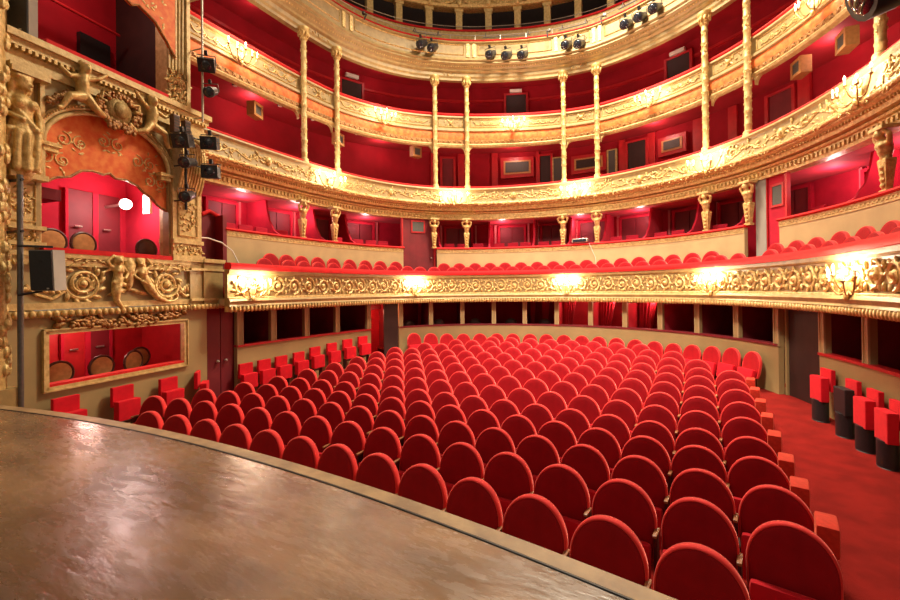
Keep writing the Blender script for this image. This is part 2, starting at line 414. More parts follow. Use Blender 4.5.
for i, u in enumerate([22.85, 23.6, 24.2, 24.8]):
    p = P(u, -.60, 0); p.z = fz(p.x, p.y) - .02
    if i == 1:
        stB = thing('folding_wall_seat', 'x', 'folding seat'); strap(stB, (.62, .93), (.37, .80), True, .34)
        for c in kids(stB):
            if c.name.startswith('seat'):
                c.data.materials[0] = M['black']; c['label'] = 'black underside of the folded seat'
        put(stB, p, rot(u), 'red folding wall seat whose tipped-up seat shows a black panel', 'folding seats by the carpeted aisle')
    else:
        put(stR, p, rot(u), 'red folding wall seat on a black drum by the carpeted aisle, ' + ordn(i + 1) + ' from the doorway', 'folding seats by the carpeted aisle')

# ------------------------------------------------------------------ left proscenium wall plane
LA = Vector((-5.44, 5.47, 0)); LD = Vector((-.1887, .982, 0)).normalized(); LN = Vector((-LD.y, LD.x, 0))
def L(s, off, z): p = LA + LD * s + LN * off; p.z = z; return p
LROT = math.atan2(LD.y, LD.x)
def lbox(mb, s0, s1, o0, o1, z0, z1):
    mb.add([L(s, o, z) for s in (s0, s1) for o in (o0, o1) for z in (z0, z1)], [(0, 1, 3, 2), (4, 6, 7, 5), (0, 4, 5, 1), (2, 3, 7, 6), (0, 2, 6, 4), (1, 5, 7, 3)])
def lpoly(mb, pts, o0, o1):
    n = len(pts)
    mb.add([L(s, o0, z) for s, z in pts] + [L(s, o1, z) for s, z in pts], [tuple(range(n)), tuple(range(2 * n - 1, n - 1, -1))] + [(i, n + i, n + (i + 1) % n, (i + 1) % n) for i in range(n)])
for i, (s, z) in enumerate([(.24, .84), (1.09, .82), (1.95, .79), (2.60, .79)]):
    p = L(s, -.12, 0); put(stL, (p.x, p.y, z - .86), LROT + (.7 if i == 3 else 0), 'square red folding seat below the framed stage box, ' + ordn(i + 1) + ' from the stage', 'folding seats below the framed stage box')

# ------------------------------------------------------------------ ring ornament
def ringf(off): return lambda u, z: P(u, off, z)
def eggs(mb, u0, u1, off, z, r, rz, step):
    n = int((u1 - u0) / step)
    for i in range(n):
        u = u0 + (i + .5) * step
        mb.ell(P(u, off, z), (r, r, rz), 6, 4, Matrix.Rotation(rot(u), 3, 'Z'))
def rinceau(mb, u0, u1, zc, h, off, step, r, f=None, seed=1):
    """running scrollwork: spirals alternating up and down a wavy stem, with leaves"""
    f = f or ringf(off); rnd = random.Random(seed)
    n = max(1, int(round((u1 - u0) / step))); st = (u1 - u0) / n; R = min(h * .47, st * .46)
    for i in range(n):
        cu = u0 + (i + .5) * st; sg = 1 if i % 2 else -1
        lay(mb, spiral(cu, zc, R, 1.6, -sg * PI / 2, sg), r, f)
        mb.ell(f(cu, zc), (R * .28, R * .28, R * .28), 6, 4)
        for k in range(7):
            a = 2 * PI * k / 7 + rnd.random() * .5
            leaf(mb, cu + R * .72 * math.cos(a), zc + R * .72 * math.sin(a), a + sg * .9, R * .55, R * .26, r * .8, f)
        for sgn in (-1, 1):
            leaf(mb, cu + st * .5, zc + sgn * h * .18, sgn * PI / 2, h * .30, h * .13, r, f)
def foliage(mb, u0, u1, zc, h, off, seed, dens=16, f=None, size=1.):
    f = f or ringf(off); rnd = random.Random(seed); n = int((u1 - u0) * dens)
    for i in range(n):
        u = u0 + (u1 - u0) * (i + rnd.random()) / n
        leaf(mb, u, zc + (rnd.random() - .5) * h * .8, rnd.random() * 2 * PI, (.07 + .08 * rnd.random()) * size, .045 * size, .022, f)
def festoon(mb, u0, u1, z0, drop, off, seed, r=.028):
    f = ringf(off); rnd = random.Random(seed); n = 12
    pts = [(u0 + (u1 - u0) * k / n, z0 - drop * 4 * (k / n) * (1 - k / n)) for k in range(n + 1)]
    lay(mb, pts, r, f)
    for u, z in pts:
        for q in range(2): leaf(mb, u, z, rnd.random() * 6.3, .10, .05, .03, f)

# first balcony ----------------------------------------------------
B0, B1 = .95, 28.4
B = thing('balcony', 'lowest gilt balcony with scroll relief and red velvet rail just above the stalls', 'balcony')
mb = MB(); sweep(mb, [(-.86, 2.95), (-1.02, 2.96), (-1.04, 3.03), (-1.0, 3.10), (-.84, 3.11), (-.80, 3.06), (-.80, 2.98)], B0, B1); mb.build('velvet_rail', 'rail', B, True)
mb = MB(); sweep(mb, [(-.80, 2.96), (-.98, 2.95), (-.97, 2.88), (-.90, 2.84), (-.90, 2.34), (-.95, 2.30), (-.98, 2.25), (-.95, 2.18), (-.98, 2.14), (-.80, 2.14)], B0, B1); mb.build('front_panel', 'creampanel', B)
mb = MB()
S1 = [1.54, 7.87, 14.17, 19.55, 24.39]
rinceau(mb, B0 + .05, B1, 2.59, .46, -.92, .52, .028, seed=3); mb.build('scroll_relief', 'goldrelief', B, True)
mb = MB(); eggs(mb, B0, B1, -.95, 2.075, .042, .075, .105); rbox(mb, B0, B1, -.93, -.80, 2.02, 2.15); mb.build('egg_moulding', 'gold', B, True)
mb = MB(); sweep(mb, [(-.935, 2.86), (-.955, 2.87), (-.935, 2.89)], B0, B1); sweep(mb, [(-.915, 2.35), (-.945, 2.335), (-.945, 2.30)], B0, B1); mb.build('bead_moulding', 'goldrelief', B)
# underside and floor of the balcony
mb = MB(); rbox(mb, .98, UMAX, -.84, 2.3, 2.16, 2.30); struct('ceiling', mb, 'ceiling', 'low cream soffit under the lowest balcony', 'ceiling')
mb = MB(); sweep(mb, [(-.84, 2.30), (-.84, 2.40), (-.44, 2.40), (-.44, 2.56), (-.02, 2.56), (-.02, 2.30)], 1.12, UMAX); struct('floor', mb, 'carpet', 'carpeted balcony floor under the balcony seats', 'floor')

# parapet of the boxes behind the balcony seats ----------------------
def parapet(u0, u1, label):
    b = thing('box_parapet', label, 'parapet')
    mb = MB(); rbox(mb, u0, u1, 0, .10, 2.55, 3.96); mb.build('panel', 'cream', b)
    mb = MB(); sweep(mb, [(-.03, 3.95), (-.06, 3.98), (-.03, 4.02), (.12, 4.02), (.14, 3.98), (.12, 3.95)], u0 - .03, u1 + .03); mb.build('velvet_rail', 'rail', b, True)
    mb = MB(); rbox(mb, u0, u1, -.012, 0, 3.82, 3.95)
    n = int((u1 - u0) / .11)
    for i in range(n):
        u = u0 + (i + .5) * (u1 - u0) / n; f = ringf(-.014)
        leaf(mb, u - .035, 3.855, .7, .09, .03, .012, f); leaf(mb, u + .035, 3.855, PI - .7, .09, .03, .012, f)
    mb.build('lattice_trim', 'goldpale', b)
parapet(1.58, 7.88, 'cream box parapet with red rail between the stage box and the near dark door')
parapet(9.18, 19.58, 'long curved cream box parapet with red rail facing the stage')
parapet(20.58, 28.0, 'cream box parapet with red rail beyond the grey pilaster')

# second tier ------------------------------------------------------
T = thing('balcony', 'second gilt balcony with foliage frieze and dentils carried on caryatids', 'balcony')
R0_, R1_ = .55, 28.4
mb = MB(); sweep(mb, [(.14, 6.22), (-.04, 6.22), (-.06, 6.26), (-.02, 6.305), (.12, 6.31), (.15, 6.27)], R0_, R1_); mb.build('velvet_rail', 'rail', T, True)
mb = MB(); sweep(mb, [(.12, 6.22), (-.10, 6.22), (-.12, 6.17), (-.07, 6.12), (-.06, 6.06), (-.12, 5.72), (-.15, 5.66), (-.10, 5.60), (.12, 5.60)], R0_, R1_); mb.build('front_panel', 'creampanel', T)
mb = MB()
S2 = [4.87, 9.82, 14.34, 18.63, 23.0]
f2 = lambda u, z: P(u, -.075 - .05 * (6.06 - z) / .34 * 1., z)
edges = [R0_] + S2 + [R1_]
for a, b in zip(edges[:-1], edges[1:]):
    a2, b2 = a + .55, b - .55
    if b2 - a2 < .5: continue
    foliage(mb, a2, b2, 5.90, .28, 0, int(a * 100), 24, f2, 1.15)
    mid = (a2 + b2) / 2
    for q, sg in ((a2, 1), (b2, -1)):
        lay(mb, spiral(q + sg * .18, 5.9, .15, 1.5, 0 if sg < 0 else PI, sg), .02, f2)
    for sg in (-1, 1):
        lay(mb, [(mid + sg * (b2 - mid) * t / 10, 5.88 + .09 * math.sin(t * 1.25)) for t in range(11)], .018, f2)
    mb.ell(f2(mid, 5.9), (.10, .10, .13), 8, 6)
for u in S2:                              # panels with scrolls either side of each light
    for sg in (-1, 1):
        lay(mb, [(u + sg * .50, 6.08), (u + sg * .56, 5.98), (u + sg * .50, 5.85), (u + sg * .54, 5.7)], .03, f2)
        lay(mb, spiral(u + sg * .56, 6.02, .07, 1.2, 0, sg), .022, f2)
mb.build('foliage_relief', 'goldrelief', T, True)
mb = MB(); foliage(mb, R0_, R1_, 5.64, .10, -.16, 77, 24, None, .8); mb.tube([P(u, -.13, 5.64) for u in us(R0_, R1_, .2)], .05, 8); mb.build('leaf_garland', 'goldrelief', T, True)
mb = MB(); sweep(mb, [(-.10, 5.60), (-.09, 5.56), (-.02, 5.52), (0, 5.46), (.02, 5.40), (.16, 5.38), (.2, 5.60)], R0_, R1_); mb.build('cornice', 'gold', T)
mb = MB(); eggs(mb, R0_, R1_, -.02, 5.50, .030, .035, .085); mb.build('egg_moulding', 'gold', T, True)
mb = MB(); rbox(mb, R0_, R1_, .17, .42, 5.09, 5.38); sweep(mb, [(.17, 5.35), (.10, 5.36), (.12, 5.32), (.17, 5.30)], R0_, R1_)
n = int((R1_ - R0_) / .115)
for i in range(n):
    u = R0_ + (i + .5) * .115
    mb.box(P(u, .155, 5.22), (.055, .03, .10), Matrix.Rotation(rot(u), 3, 'Z'))
mb.build('dentil_frieze', 'gold', T)
mb = MB(); rbox(mb, .6, UMAX, .15, 2.4, 5.40, 5.57); struct('floor', mb, 'carpet', 'floor of the second balcony', 'floor')
mb = MB(); rbox(mb, .6, UMAX, .40, 2.4, 5.12, 5.24); struct('ceiling', mb, 'redlit', 'red ceiling of the lower boxes', 'ceiling')

# third tier -------------------------------------------------------
P0 = P
def P(u, off, z): return P0(u, off + .10, z + .03)
T3 = thing('balcony', 'third balcony with orange painted band and gilt panels between the slender columns', 'balcony')
mb = MB(); sweep(mb, [(.16, 8.74), (.02, 8.74), (-.02, 8.79), (.03, 8.86), (.15, 8.87), (.18, 8.80)], R0_, R1_); mb.build('velvet_rail', 'rail', T3, True)
mb = MB(); sweep(mb, [(.16, 8.74), (-.01, 8.74), (-.02, 8.69), (.04, 8.66), (.04, 8.34), (-.02, 8.29), (-.03, 8.22), (.02, 8.20), (.16, 8.20)], R0_, R1_); mb.build('front_panel', 'creampanel', T3)
mb = MB()
colu = [4.05, 5.31, 9.16, 10.36, 13.89, 15.04, 18.48, 19.72, 23.25, 24.5]
f3 = ringf(.03); ce = [R0_] + colu + [R1_]
for a, b in zip(ce[:-1], ce[1:]):
    a2, b2 = a + .16, b - .16
    lay(mb, [(a2 + (b2 - a2) * t / 12, 8.36) for t in range(13)] + [(b2 - (b2 - a2) * t / 12, 8.64) for t in range(13)] + [(a2, 8.36)], .016, lambda u, z: P(min(u, UMAX), .03, z), 4)
    if b - a < 1.6:
        m_ = (a + b) / 2; mb.ell(P(m_, .02, 8.50), (.08, .05, .06), 8, 5)
        for q in range(4): leaf(mb, m_, 8.5, PI / 4 + q * PI / 2, .20, .05, .02, f3)
        foliage(mb, a2 + .08, b2 - .08, 8.50, .22, .03, int(a * 10), 14, None, .6)
    else:
        m_ = (a + b) / 2
        for sg in (-1, 1):
            n = 3
            for q in range(n):
                c0 = m_ + sg * (.55 + q * (b2 - m_ - .65) / n); w = (b2 - m_ - .65) / n
                lay(mb, [(c0 + sg * w * t / 6, 8.57 - .13 * 4 * (t / 6) * (1 - t / 6)) for t in range(7)], .018, f3)
                lay(mb, spiral(c0, 8.50, .085, 1.3, 0, sg, 14), .016, f3)
        foliage(mb, a2 + .05, m_ - .45, 8.50, .22, .03, int(a * 10), 9, None, .6); foliage(mb, m_ + .45, b2 - .05, 8.50, .22, .03, int(a * 10) + 1, 9, None, .6)
mb.build('panel_relief', 'goldrelief', T3, True)
mb = MB(); sweep(mb, [(.16, 8.20), (.03, 8.20), (.0, 8.06), (.02, 7.94), (.16, 7.94)], R0_, R1_); mb.build('painted_band', 'orange', T3, True)
mb = MB(); rbox(mb, R0_, R1_, .02, .14, 7.80, 7.95)
n = int((R1_ - R0_) / .10)
for i in range(n):
    u = R0_ + (i + .5) * .10; leaf(mb, u - .05, 7.83, .75 if i % 2 else PI - .75, .13, .05, .02, ringf(.015))
mb.build('leaf_border', 'goldbronze', T3)
mb = MB(); sweep(mb, [(.01, 7.80), (-.01, 7.77), (.02, 7.71), (.16, 7.70), (.16, 7.80)], R0_, R1_); mb.build('lower_moulding', 'goldpale', T3)
mb = MB()                                 # little rounded brackets where the columns pass
for u in colu[:-1]:
    for sg in (-1, 1):
        pts = [(0, 0)] + [(.22 * (1 - math.sin(t * PI / 12)), -.22 * (1 - math.cos(t * PI / 12))) for t in range(0, 7)]
        n = len(pts); v = [P(u + sg * (.08 + a), o, 7.71 + b) for o in (.04, .14) for a, b in pts]
        mb.add(v, [tuple(range(n)), tuple(range(2 * n - 1, n - 1, -1))] + [(i, n + i, n + (i + 1) % n, (i + 1) % n) for i in range(n)])
mb.build('corner_bracket', 'goldpale', T3)
P = P0
mb = MB(); rbox(mb, .6, UMAX, .17, 2.4, 8.10, 8.25); struct('floor', mb, 'carpet', 'floor of the third balcony', 'floor')
mb = MB(); rbox(mb, .6, UMAX, .16, 2.4, 7.98, 8.08); struct('ceiling', mb, 'redwall', 'red ceiling above the second balcony', 'ceiling')

# fourth tier ------------------------------------------------------
T4 = thing('balcony', 'topmost cream and gilt balcony hung with spotlights under the arcade', 'balcony')
mb = MB(); sweep(mb, [(0, 11.44), (-.17, 11.44), (-.20, 11.48), (-.16, 11.53), (0, 11.53)], R0_, R1_); mb.build('velvet_rail', 'rail', T4, True)
mb = MB(); sweep(mb, [(.1, 11.44), (-.20, 11.44), (-.22, 11.40), (-.15, 11.36), (-.15, 10.86), (-.19, 10.82), (-.22, 10.74), (-.16, 10.70), (-.18, 10.64), (-.10, 10.60), (.1, 10.60)], R0_, R1_); mb.build('front_panel', 'creampanel', T4)
mb = MB(); strips = [1.5, 1.85, 5.45, 5.75, 10.42, 10.65, 13.69, 13.9, 15.03, 15.24, 18.3, 18.6, 20.6, 20.9, 23.9, 24.2]
for u in strips: rbox(mb, u - .06, u + .06, -.19, -.14, 10.86, 11.36)
for a, b in zip(strips[:-1], strips[1:]):
    if b - a < .5: continue
    a2, b2 = a + .16, b - .16; f4 = ringf(-.155)
    lay(mb, [(a2 + (b2 - a2) * t / 12, 10.96) for t in range(13)] + [(b2 - (b2 - a2) * t / 12, 11.33) for t in range(13)] + [(a2, 10.96)], .024, f4, 4)
    if b - a < 2.2:
        m_ = (a + b) / 2; lay(mb, [(m_ + .16 * math.cos(t * PI / 8), 11.14 + .16 * math.sin(t * PI / 8)) for t in range(17)], .022, f4)
        foliage(mb, a2, b2, 11.14, .30, -.155, int(a * 7), 12, None, .9)
mb.build('panel_relief', 'goldrelief', T4, True)
mb = MB(); sweep(mb, [(.1, 10.60), (-.10, 10.60), (-.06, 10.54), (0, 10.50), (.02, 10.44), (.10, 10.40), (.10, 10.28), (.14, 10.22), (.14, 10.14), (.30, 10.14), (.30, 10.6)], R0_, R1_); mb.build('soffit_cornice', 'creampanel', T4)
mb = MB(); n = int((R1_ - R0_) / .09)
for i in range(n): mb.ell(P(R0_ + (i + .5) * .09, -.07, 10.57), (.028, .02, .03), 6, 4)
for a, b in zip(colu[::2], colu[1::2]):
    foliage(mb, a + .3, b - .3, 10.34, .10, .09, int(a), 16, None, .8)
mb.build('bead_moulding', 'gold', T4, True)
mb = MB(); rbox(mb, .6, UMAX, .29, 2.6, 10.62, 10.75); struct('ceiling', mb, 'redwall', 'red ceiling above the third balcony', 'ceiling')
mb = MB(); rbox(mb, .6, UMAX, -.1, 2.6, 10.76, 10.86); struct('floor', mb, 'carpet', 'floor of the topmost balcony', 'floor')
RAILM = thing('guard_rail', 'thin silver guard rail above the topmost balcony front', 'railing')
mb = MB(); mb.tube([P(u, -.10, 11.72) for u in us(R0_, R1_, .25)], .014, 6); mb.build('top_bar', 'silver', RAILM, True)
mb = MB()
for i in range(28):
    u = 1.2 + i * .95; mb.tube([P(u, -.10, 11.5), P(u, -.10, 11.72)], .013, 6)
mb.build('post', 'silver', RAILM)

# arcade above the topmost balcony ----------------------------------
A = thing('arcade', 'gilt arcade of dark openings above the topmost balcony', 'arcade')
mb = MB(); rbox(mb, R0_, R1_, .85, 1.0, 10.9, 12.44); mb.build('dado', 'goldpale', A)
mb = MB(); rbox(mb, R0_, R1_, .80, .98, 12.44, 12.50); mb.build('velvet_rail', 'rail', A)
mb = MB(); mb.tube([P(u, .78, 12.60) for u in us(R0_, R1_, .25)], .012, 6); mb.build('guard_bar', 'silver', A)
mb = MB()
for i in range(27):
    u = 1.0 + i * 1.02
    if u > R1_: break
    pm = MB(); rbox(pm, u - .11, u + .11, .84, 1.0, 12.44, 13.34); rbox(pm, u - .15, u + .15, .82, 1.0, 13.22, 13.34); o = pm.build('pier', 'goldpale', A)
mb = MB(); rbox(mb, R0_, R1_, .82, 1.1, 13.34, 14.3); sweep(mb, [(.82, 13.42), (.72, 13.44), (.76, 13.36), (.82, 13.34)], R0_, R1_); mb.build('entablature', 'gold', A)
mb = MB()
for i in range(26):
    u = 1.0 + i * 1.02
    festoon(mb, u + .15, u + .87, 13.66, .16, .78, i); mb.ell(P(u, .76, 13.52), (.13, .10, .15), 8, 6)
mb.build('festoon_relief', 'goldrelief', A, True)
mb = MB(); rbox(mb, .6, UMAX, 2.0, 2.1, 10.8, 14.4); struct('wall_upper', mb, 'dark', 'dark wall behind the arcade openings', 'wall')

# walls behind the tiers -------------------------------------------
mb = MB(); rbox(mb, .6, UMAX, 1.75, 1.9, 8.2, 10.7); struct('wall_third_tier', mb, 'redwall', 'red fabric wall behind the third balcony', 'wall')
mb = MB(); rbox(mb, .6, UMAX, 1.75, 1.9, 5.75, 8.05); struct('wall_second_tier', mb, 'redwall', 'red fabric wall behind the second balcony', 'wall')
mb = MB(); rbox(mb, .6, UMAX, 1.75, 1.9, 2.3, 5.2); struct('wall_lower_boxes', mb, 'redlit', 'red back wall of the lower boxes', 'wall')
mb = MB(); rbox(mb, .6, UMAX, .1, 1.8, 2.95, 3.10); struct('floor', mb, 'carpet', 'floor of the lower boxes', 'floor')
mb = MB(); sweep(mb, [(1.75, 10.02), (1.70, 10.04), (1.70, 10.12), (1.75, 10.14)], 1.2, 28); struct('trim_2', mb, 'redpaint', 'red moulding along the third balcony wall', 'trim')

# ------------------------------------------------------------------ stalls wall with the ground floor boxes
WOFF = -.5
posts = [1.56, 2.52, 3.63, 4.8, 6.12, 7.5, 8.77, 10.06, 11.3, 12.48, 13.67, 14.9, 16.12, 17.32, 18.54, 19.82, 21.10, 22.50, 23.75, 25.0]
segs = [(1.48, 6.2), (7.42, 21.16), (22.42, 27.5)]
for i, (a, b) in enumerate(segs):
    mb = MB(); rbox(mb, a, b, WOFF, WOFF + .12, -.15, 1.16); struct('wall_stalls', mb, 'olive', ['olive cream stalls wall beside the stage box', 'olive cream rear wall of the stalls', 'olive cream stalls wall by the carpeted aisle'][i], 'wall')
    bx = thing('box_sill', ['dark red sill under the box windows beside the stage box', 'dark red sill under the box windows along the rear wall', 'dark red sill under the box windows by the carpeted aisle'][i], 'sill')
    mb = MB(); rbox(mb, a, b, WOFF - .03, WOFF + .14, 1.16, 1.21); mb.build('ledge', 'redpaint' if i != 1 else 'reddoor', bx)
for i, u in enumerate(posts):
    t = thing('box_post', 'cream post between the ground floor box windows, ' + ordn(i + 1) + ' from the proscenium', 'post', group='posts between ground floor boxes')
    mb = MB(); rbox(mb, u - .065, u + .065, WOFF, WOFF + .12, 1.16, 2.16); mb.build('shaft', 'olive', t)
    mb = MB(); rbox(mb, u - .08, u - .055, WOFF - .015, WOFF + .02, 1.16, 2.16); rbox(mb, u + .055, u + .08, WOFF - .015, WOFF + .02, 1.16, 2.16); mb.build('bead', 'cream', t)
# box interiors
mb = MB(); rbox(mb, .6, UMAX, 1.2, 1.3, -.1, 2.16); struct('wall_ground_boxes', mb, 'redwall', 'dark red back wall of the ground floor boxes', 'wall')
mb = MB(); rbox(mb, 1.5, 6.2, WOFF + .12, 1.2, .28, .36); rbox(mb, 7.4, 21.2, WOFF + .12, 1.2, .28, .36); rbox(mb, 22.4, 27.5, WOFF + .12, 1.2, .28, .36); struct('floor', mb, 'carpet', 'floor of the ground floor boxes', 'floor')
for i, u in enumerate(posts):
    mb = MB(); rbox(mb, u - .03, u + .03, WOFF + .12, 1.2, .36, 1.95 if 12 < u < 18 else 2.16); o = struct('wall_partition', mb, 'redlit' if 13 < u < 18 else 'reddoor', 'partition between ground floor boxes, ' + ordn(i + 1) + ' from the proscenium', 'wall')  # partitions of the lit boxes get a brighter red, their light put into colour

# doors of the stalls
def ring_door(name, u0, u1, off, z0, z1, m, label, knob=None, win=None, leaves=1, frame='redpaint', fw=.07):
    t = tag(thing(name, label, 'door'), kind='structure')
    for q in range(leaves):
        a = u0 + (u1 - u0) * q / leaves + .01; b = u0 + (u1 - u0) * (q + 1) / leaves - .01
        mb = MB(); rbox(mb, a, b, off, off + .05, z0, z1); mb.build('leaf', m, t)
        if knob:
            mb = MB(); ku = b - .09 if (leaves == 1 or q == 0) else a + .09
            mb.ell(P(ku, off - .05, z0 + (z1 - z0) * .42), (.035, .035, .035), 8, 6); mb.build('door_knob', knob, t)
    if frame:
        mb = MB(); rbox(mb, u0 - fw, u0, off - .04, off + .06, z0, z1 + fw); rbox(mb, u1, u1 + fw, off - .04, off + .06, z0, z1 + fw); rbox(mb, u0 - fw, u1 + fw, off - .04, off + .06, z1, z1 + fw); mb.build('door_frame', frame, t)
    if win:
        w0, w1, h0, h1 = win
        mb = MB(); rbox(mb, w0, w1, off - .012, off, h0, h1); mb.build('door_window', 'mesh', t)
        mb = MB(); rbox(mb, w0 - .05, w0, off - .025, off, h0 - .05, h1 + .05); rbox(mb, w1, w1 + .05, off - .025, off, h0 - .05, h1 + .05); rbox(mb, w0, w1, off - .025, off, h1, h1 + .05); rbox(mb, w0, w1, off - .025, off, h0 - .05, h0); mb.build('window_frame', frame or 'redpaint', t)
    return t
ring_door('door_1', .80, 1.46, WOFF + .10, 0, 2.14, 'reddoor', 'dark doorway with brass handle at the end of the stage box wall', 'silver', None, 2, None)
ring_door('door_2', 6.78, 7.40, WOFF + .02, 0, 2.14, 'dark', 'dark open door leaf beside the glowing red exit', None, None, 1, None)
mb = MB(); rbox(mb, 6.22, 6.36, WOFF + .2, WOFF + .26, 0, 2.10); rbox(mb, 6.22, 6.80, WOFF + .2, WOFF + .26, 1.82, 2.10); struct('trim_3', mb, 'redpaint', 'bright red frame of the exit passage beside the dark door leaf', 'door frame')
ring_door('door_3', 21.24, 22.36, WOFF + .16, 0, 2.14, 'dark', 'wide dark door to the carpeted aisle', None, None, 1, 'olive', .06)
mb = MB(); rbox(mb, 21.18, 22.42, WOFF - .10, WOFF + .10, -.06, .03); struct('trim_4', mb, 'silver', 'pale threshold of the wide dark aisle door', 'threshold')
# doors of the lower boxes
ring_door('door_4', 7.96, 9.10, .22, 2.6, 5.08, 'reddoor', 'tall dark red door with small window between the box parapets, near side', 'silver', (8.32, 8.74, 4.62, 4.98), 1, 'redpaint', .06)
ring_door('door_5', 20.02, 20.50, .25, 2.6, 5.08, 'redlit', 'tall red panel door with window beside the grey pilaster', None, (20.14, 20.40, 4.4, 4.85), 1, 'redpaint', .05)
mb = MB(); rbox(mb, 19.72, 20.0, .20, .36, 2.58, 5.09); struct('trim_5', mb, 'greypil', 'grey painted pilaster at the end of the long box parapet', 'pilaster')
for i, (a, b) in enumerate([(2.2, 3.0), (3.85, 4.75), (6.65, 7.45), (9.75, 10.55), (11.5, 12.3), (12.9, 13.5), (15.3, 16.1), (16.75, 17.5), (20.9, 21.6), (5.3, 6.05), (14.1, 14.9), (17.9, 18.7), (19.2, 19.8)]):
    ring_door('door_%d' % (6 + i) if i < 9 else 'door_%d' % (30 + i), a, b, 1.68, 3.1, 4.98, 'reddoor', 'pair of dark red box doors with knobs, ' + ordn(i + 1) + ' from the proscenium on the lower boxes', 'silver', None, 2, 'redlit')
for i, u in enumerate([2.0, 3.12, 3.7, 4.9, 5.2, 6.15, 6.5, 7.6, 9.6, 10.7, 11.35, 12.45, 12.78, 13.65, 14.0, 15.0, 15.2, 16.2, 16.6, 17.6, 17.82, 18.8, 19.12, 20.82, 21.7]):
    mb = MB(); rbox(mb, u - .03, u + .03, 1.66, 1.74, 3.1, 5.1); struct('trim_%d' % (40 + i), mb, 'boxtrim', 'pale pink upright moulding on the back wall of the lower boxes, ' + ordn(i + 1) + ' from the proscenium', 'trim')
# partitions between lower boxes, with a swept curve
def swept_partition(u, label):
    mb = MB(); o = [(.12, 3.1), (.12, 4.02), (.30, 4.06), (.55, 4.20), (.75, 4.5), (.85, 4.85), (.9, 5.12), (1.75, 5.12), (1.75, 3.1)]
    n = len(o); v = [P(u + d, a, b) for d in (-.03, .03) for a, b in o]
    mb.add(v, [tuple(range(n)), tuple(range(2 * n - 1, n - 1, -1))] + [(i, n + i, n + (i + 1) % n, (i + 1) % n) for i in range(n)])
    return tag(mb.build('box_partition', 'redlit'), label, 'partition', 'swept partitions of the lower boxes')
for i, u in enumerate([3.42, 5.05, 6.2, 9.4, 11.15, 12.72, 13.95, 15.05, 16.38, 17.72, 19.03, 21.8, 23.1, 24.6]):
    swept_partition(u, 'red swept partition between the lower boxes, ' + ordn(i + 1) + ' from the proscenium')
# second tier wall openings
for i, (a, b, z0, z1) in enumerate([(11.55, 12.65, 7.0, 7.75), (16.35, 17.1, 6.95, 7.62), (13.86, 14.9, 6.9, 7.6)]):
    t = tag(thing('window_%d' % (i + 1), ['framed control window in the red wall of the second balcony, over the long parapet', 'framed pale window in the red wall behind the second balcony, towards the aisle side', 'wide dark window in the centre bay of the second balcony'][i], 'window'), kind='structure')
    mb = MB(); rbox(mb, a, b, 1.60, 1.76, z0, z1); mb.build('frame', 'redpaint', t)
    mb = MB(); rbox(mb, a + .10, b - .10, 1.57, 1.61, z0 + .13, z1 - .13); mb.build('moulding', 'spkwood', t)
    mb = MB(); rbox(mb, a + .16, b - .16, 1.55, 1.58, z0 + .19, z1 - .19); mb.build('pane', 'dark' if i == 2 else 'mesh', t)
for i, (a, b) in enumerate([(9.65, 10.0), (12.85, 13.2), (15.5, 16.0), (19.0, 19.5)]):
    ring_door('door_%d' % (15 + i), a, b, 1.66, 5.8, 7.75, 'reddoor' if i in (0, 3) else 'dark', ['narrow dark red door in the second balcony wall near the cross ornament', 'narrow dark doorway in the second balcony wall beside the framed window', 'dark doorway in the second balcony wall beside the slim mirror', 'dark red door in the second balcony wall by the oak speaker'][i], None, None, 1, 'redpaint')
for i, (a, b) in enumerate([(13.25, 13.62), (14.92, 15.2)]):
    t = tag(thing('window_%d' % (4 + i), ['narrow upright mirror in the red wall before the centre bay', 'narrow upright mirror in the red wall after the centre bay'][i], 'mirror'), kind='structure')
    mb = MB(); rbox(mb, a, b, 1.62, 1.76, 6.6, 7.65); mb.build('frame', 'goldpale', t)
    mb = MB(); rbox(mb, a + .05, b - .05, 1.60, 1.63, 6.65, 7.6); mb.build('pane', 'mesh', t)
for i, (a, b) in enumerate([(9.3, 9.5), (10.15, 10.35), (11.25, 11.45), (12.72, 12.82), (15.25, 15.42), (16.05, 16.25), (17.25, 17.5), (18.1, 18.3), (19.6, 19.85)]):
    mb = MB(); rbox(mb, a, b, 1.66, 1.74, 5.6, 7.95); struct('trim_%d' % (10 + i), mb, 'redpaint', 'upright bright red strip on the second balcony wall, ' + ordn(i + 1) + ' from the proscenium', 'trim')
# third tier doors
for i, (a, b) in enumerate([(6.5, 7.15), (11.75, 12.42), (16.6, 17.2)]):
    t = ring_door('door_%d' % (19 + i), a, b, 1.66, 8.25, 10.2 if i == 0 else 10.25, 'dark', 'dark door with pale sign in the third balcony wall, ' + ordn(i + 1) + ' of three', None, None, 1, 'redpaint')
    sg = thing('door_sign', 'small pale sign box over the third balcony door, ' + ordn(i + 1) + ' of three', 'sign', group='signs over the third balcony doors')
    mb = MB(); rbox(mb, (a + b) / 2 - .20, (a + b) / 2 + .20, 1.56, 1.66, 10.33, 10.45); mb.build('plate', 'white', sg)

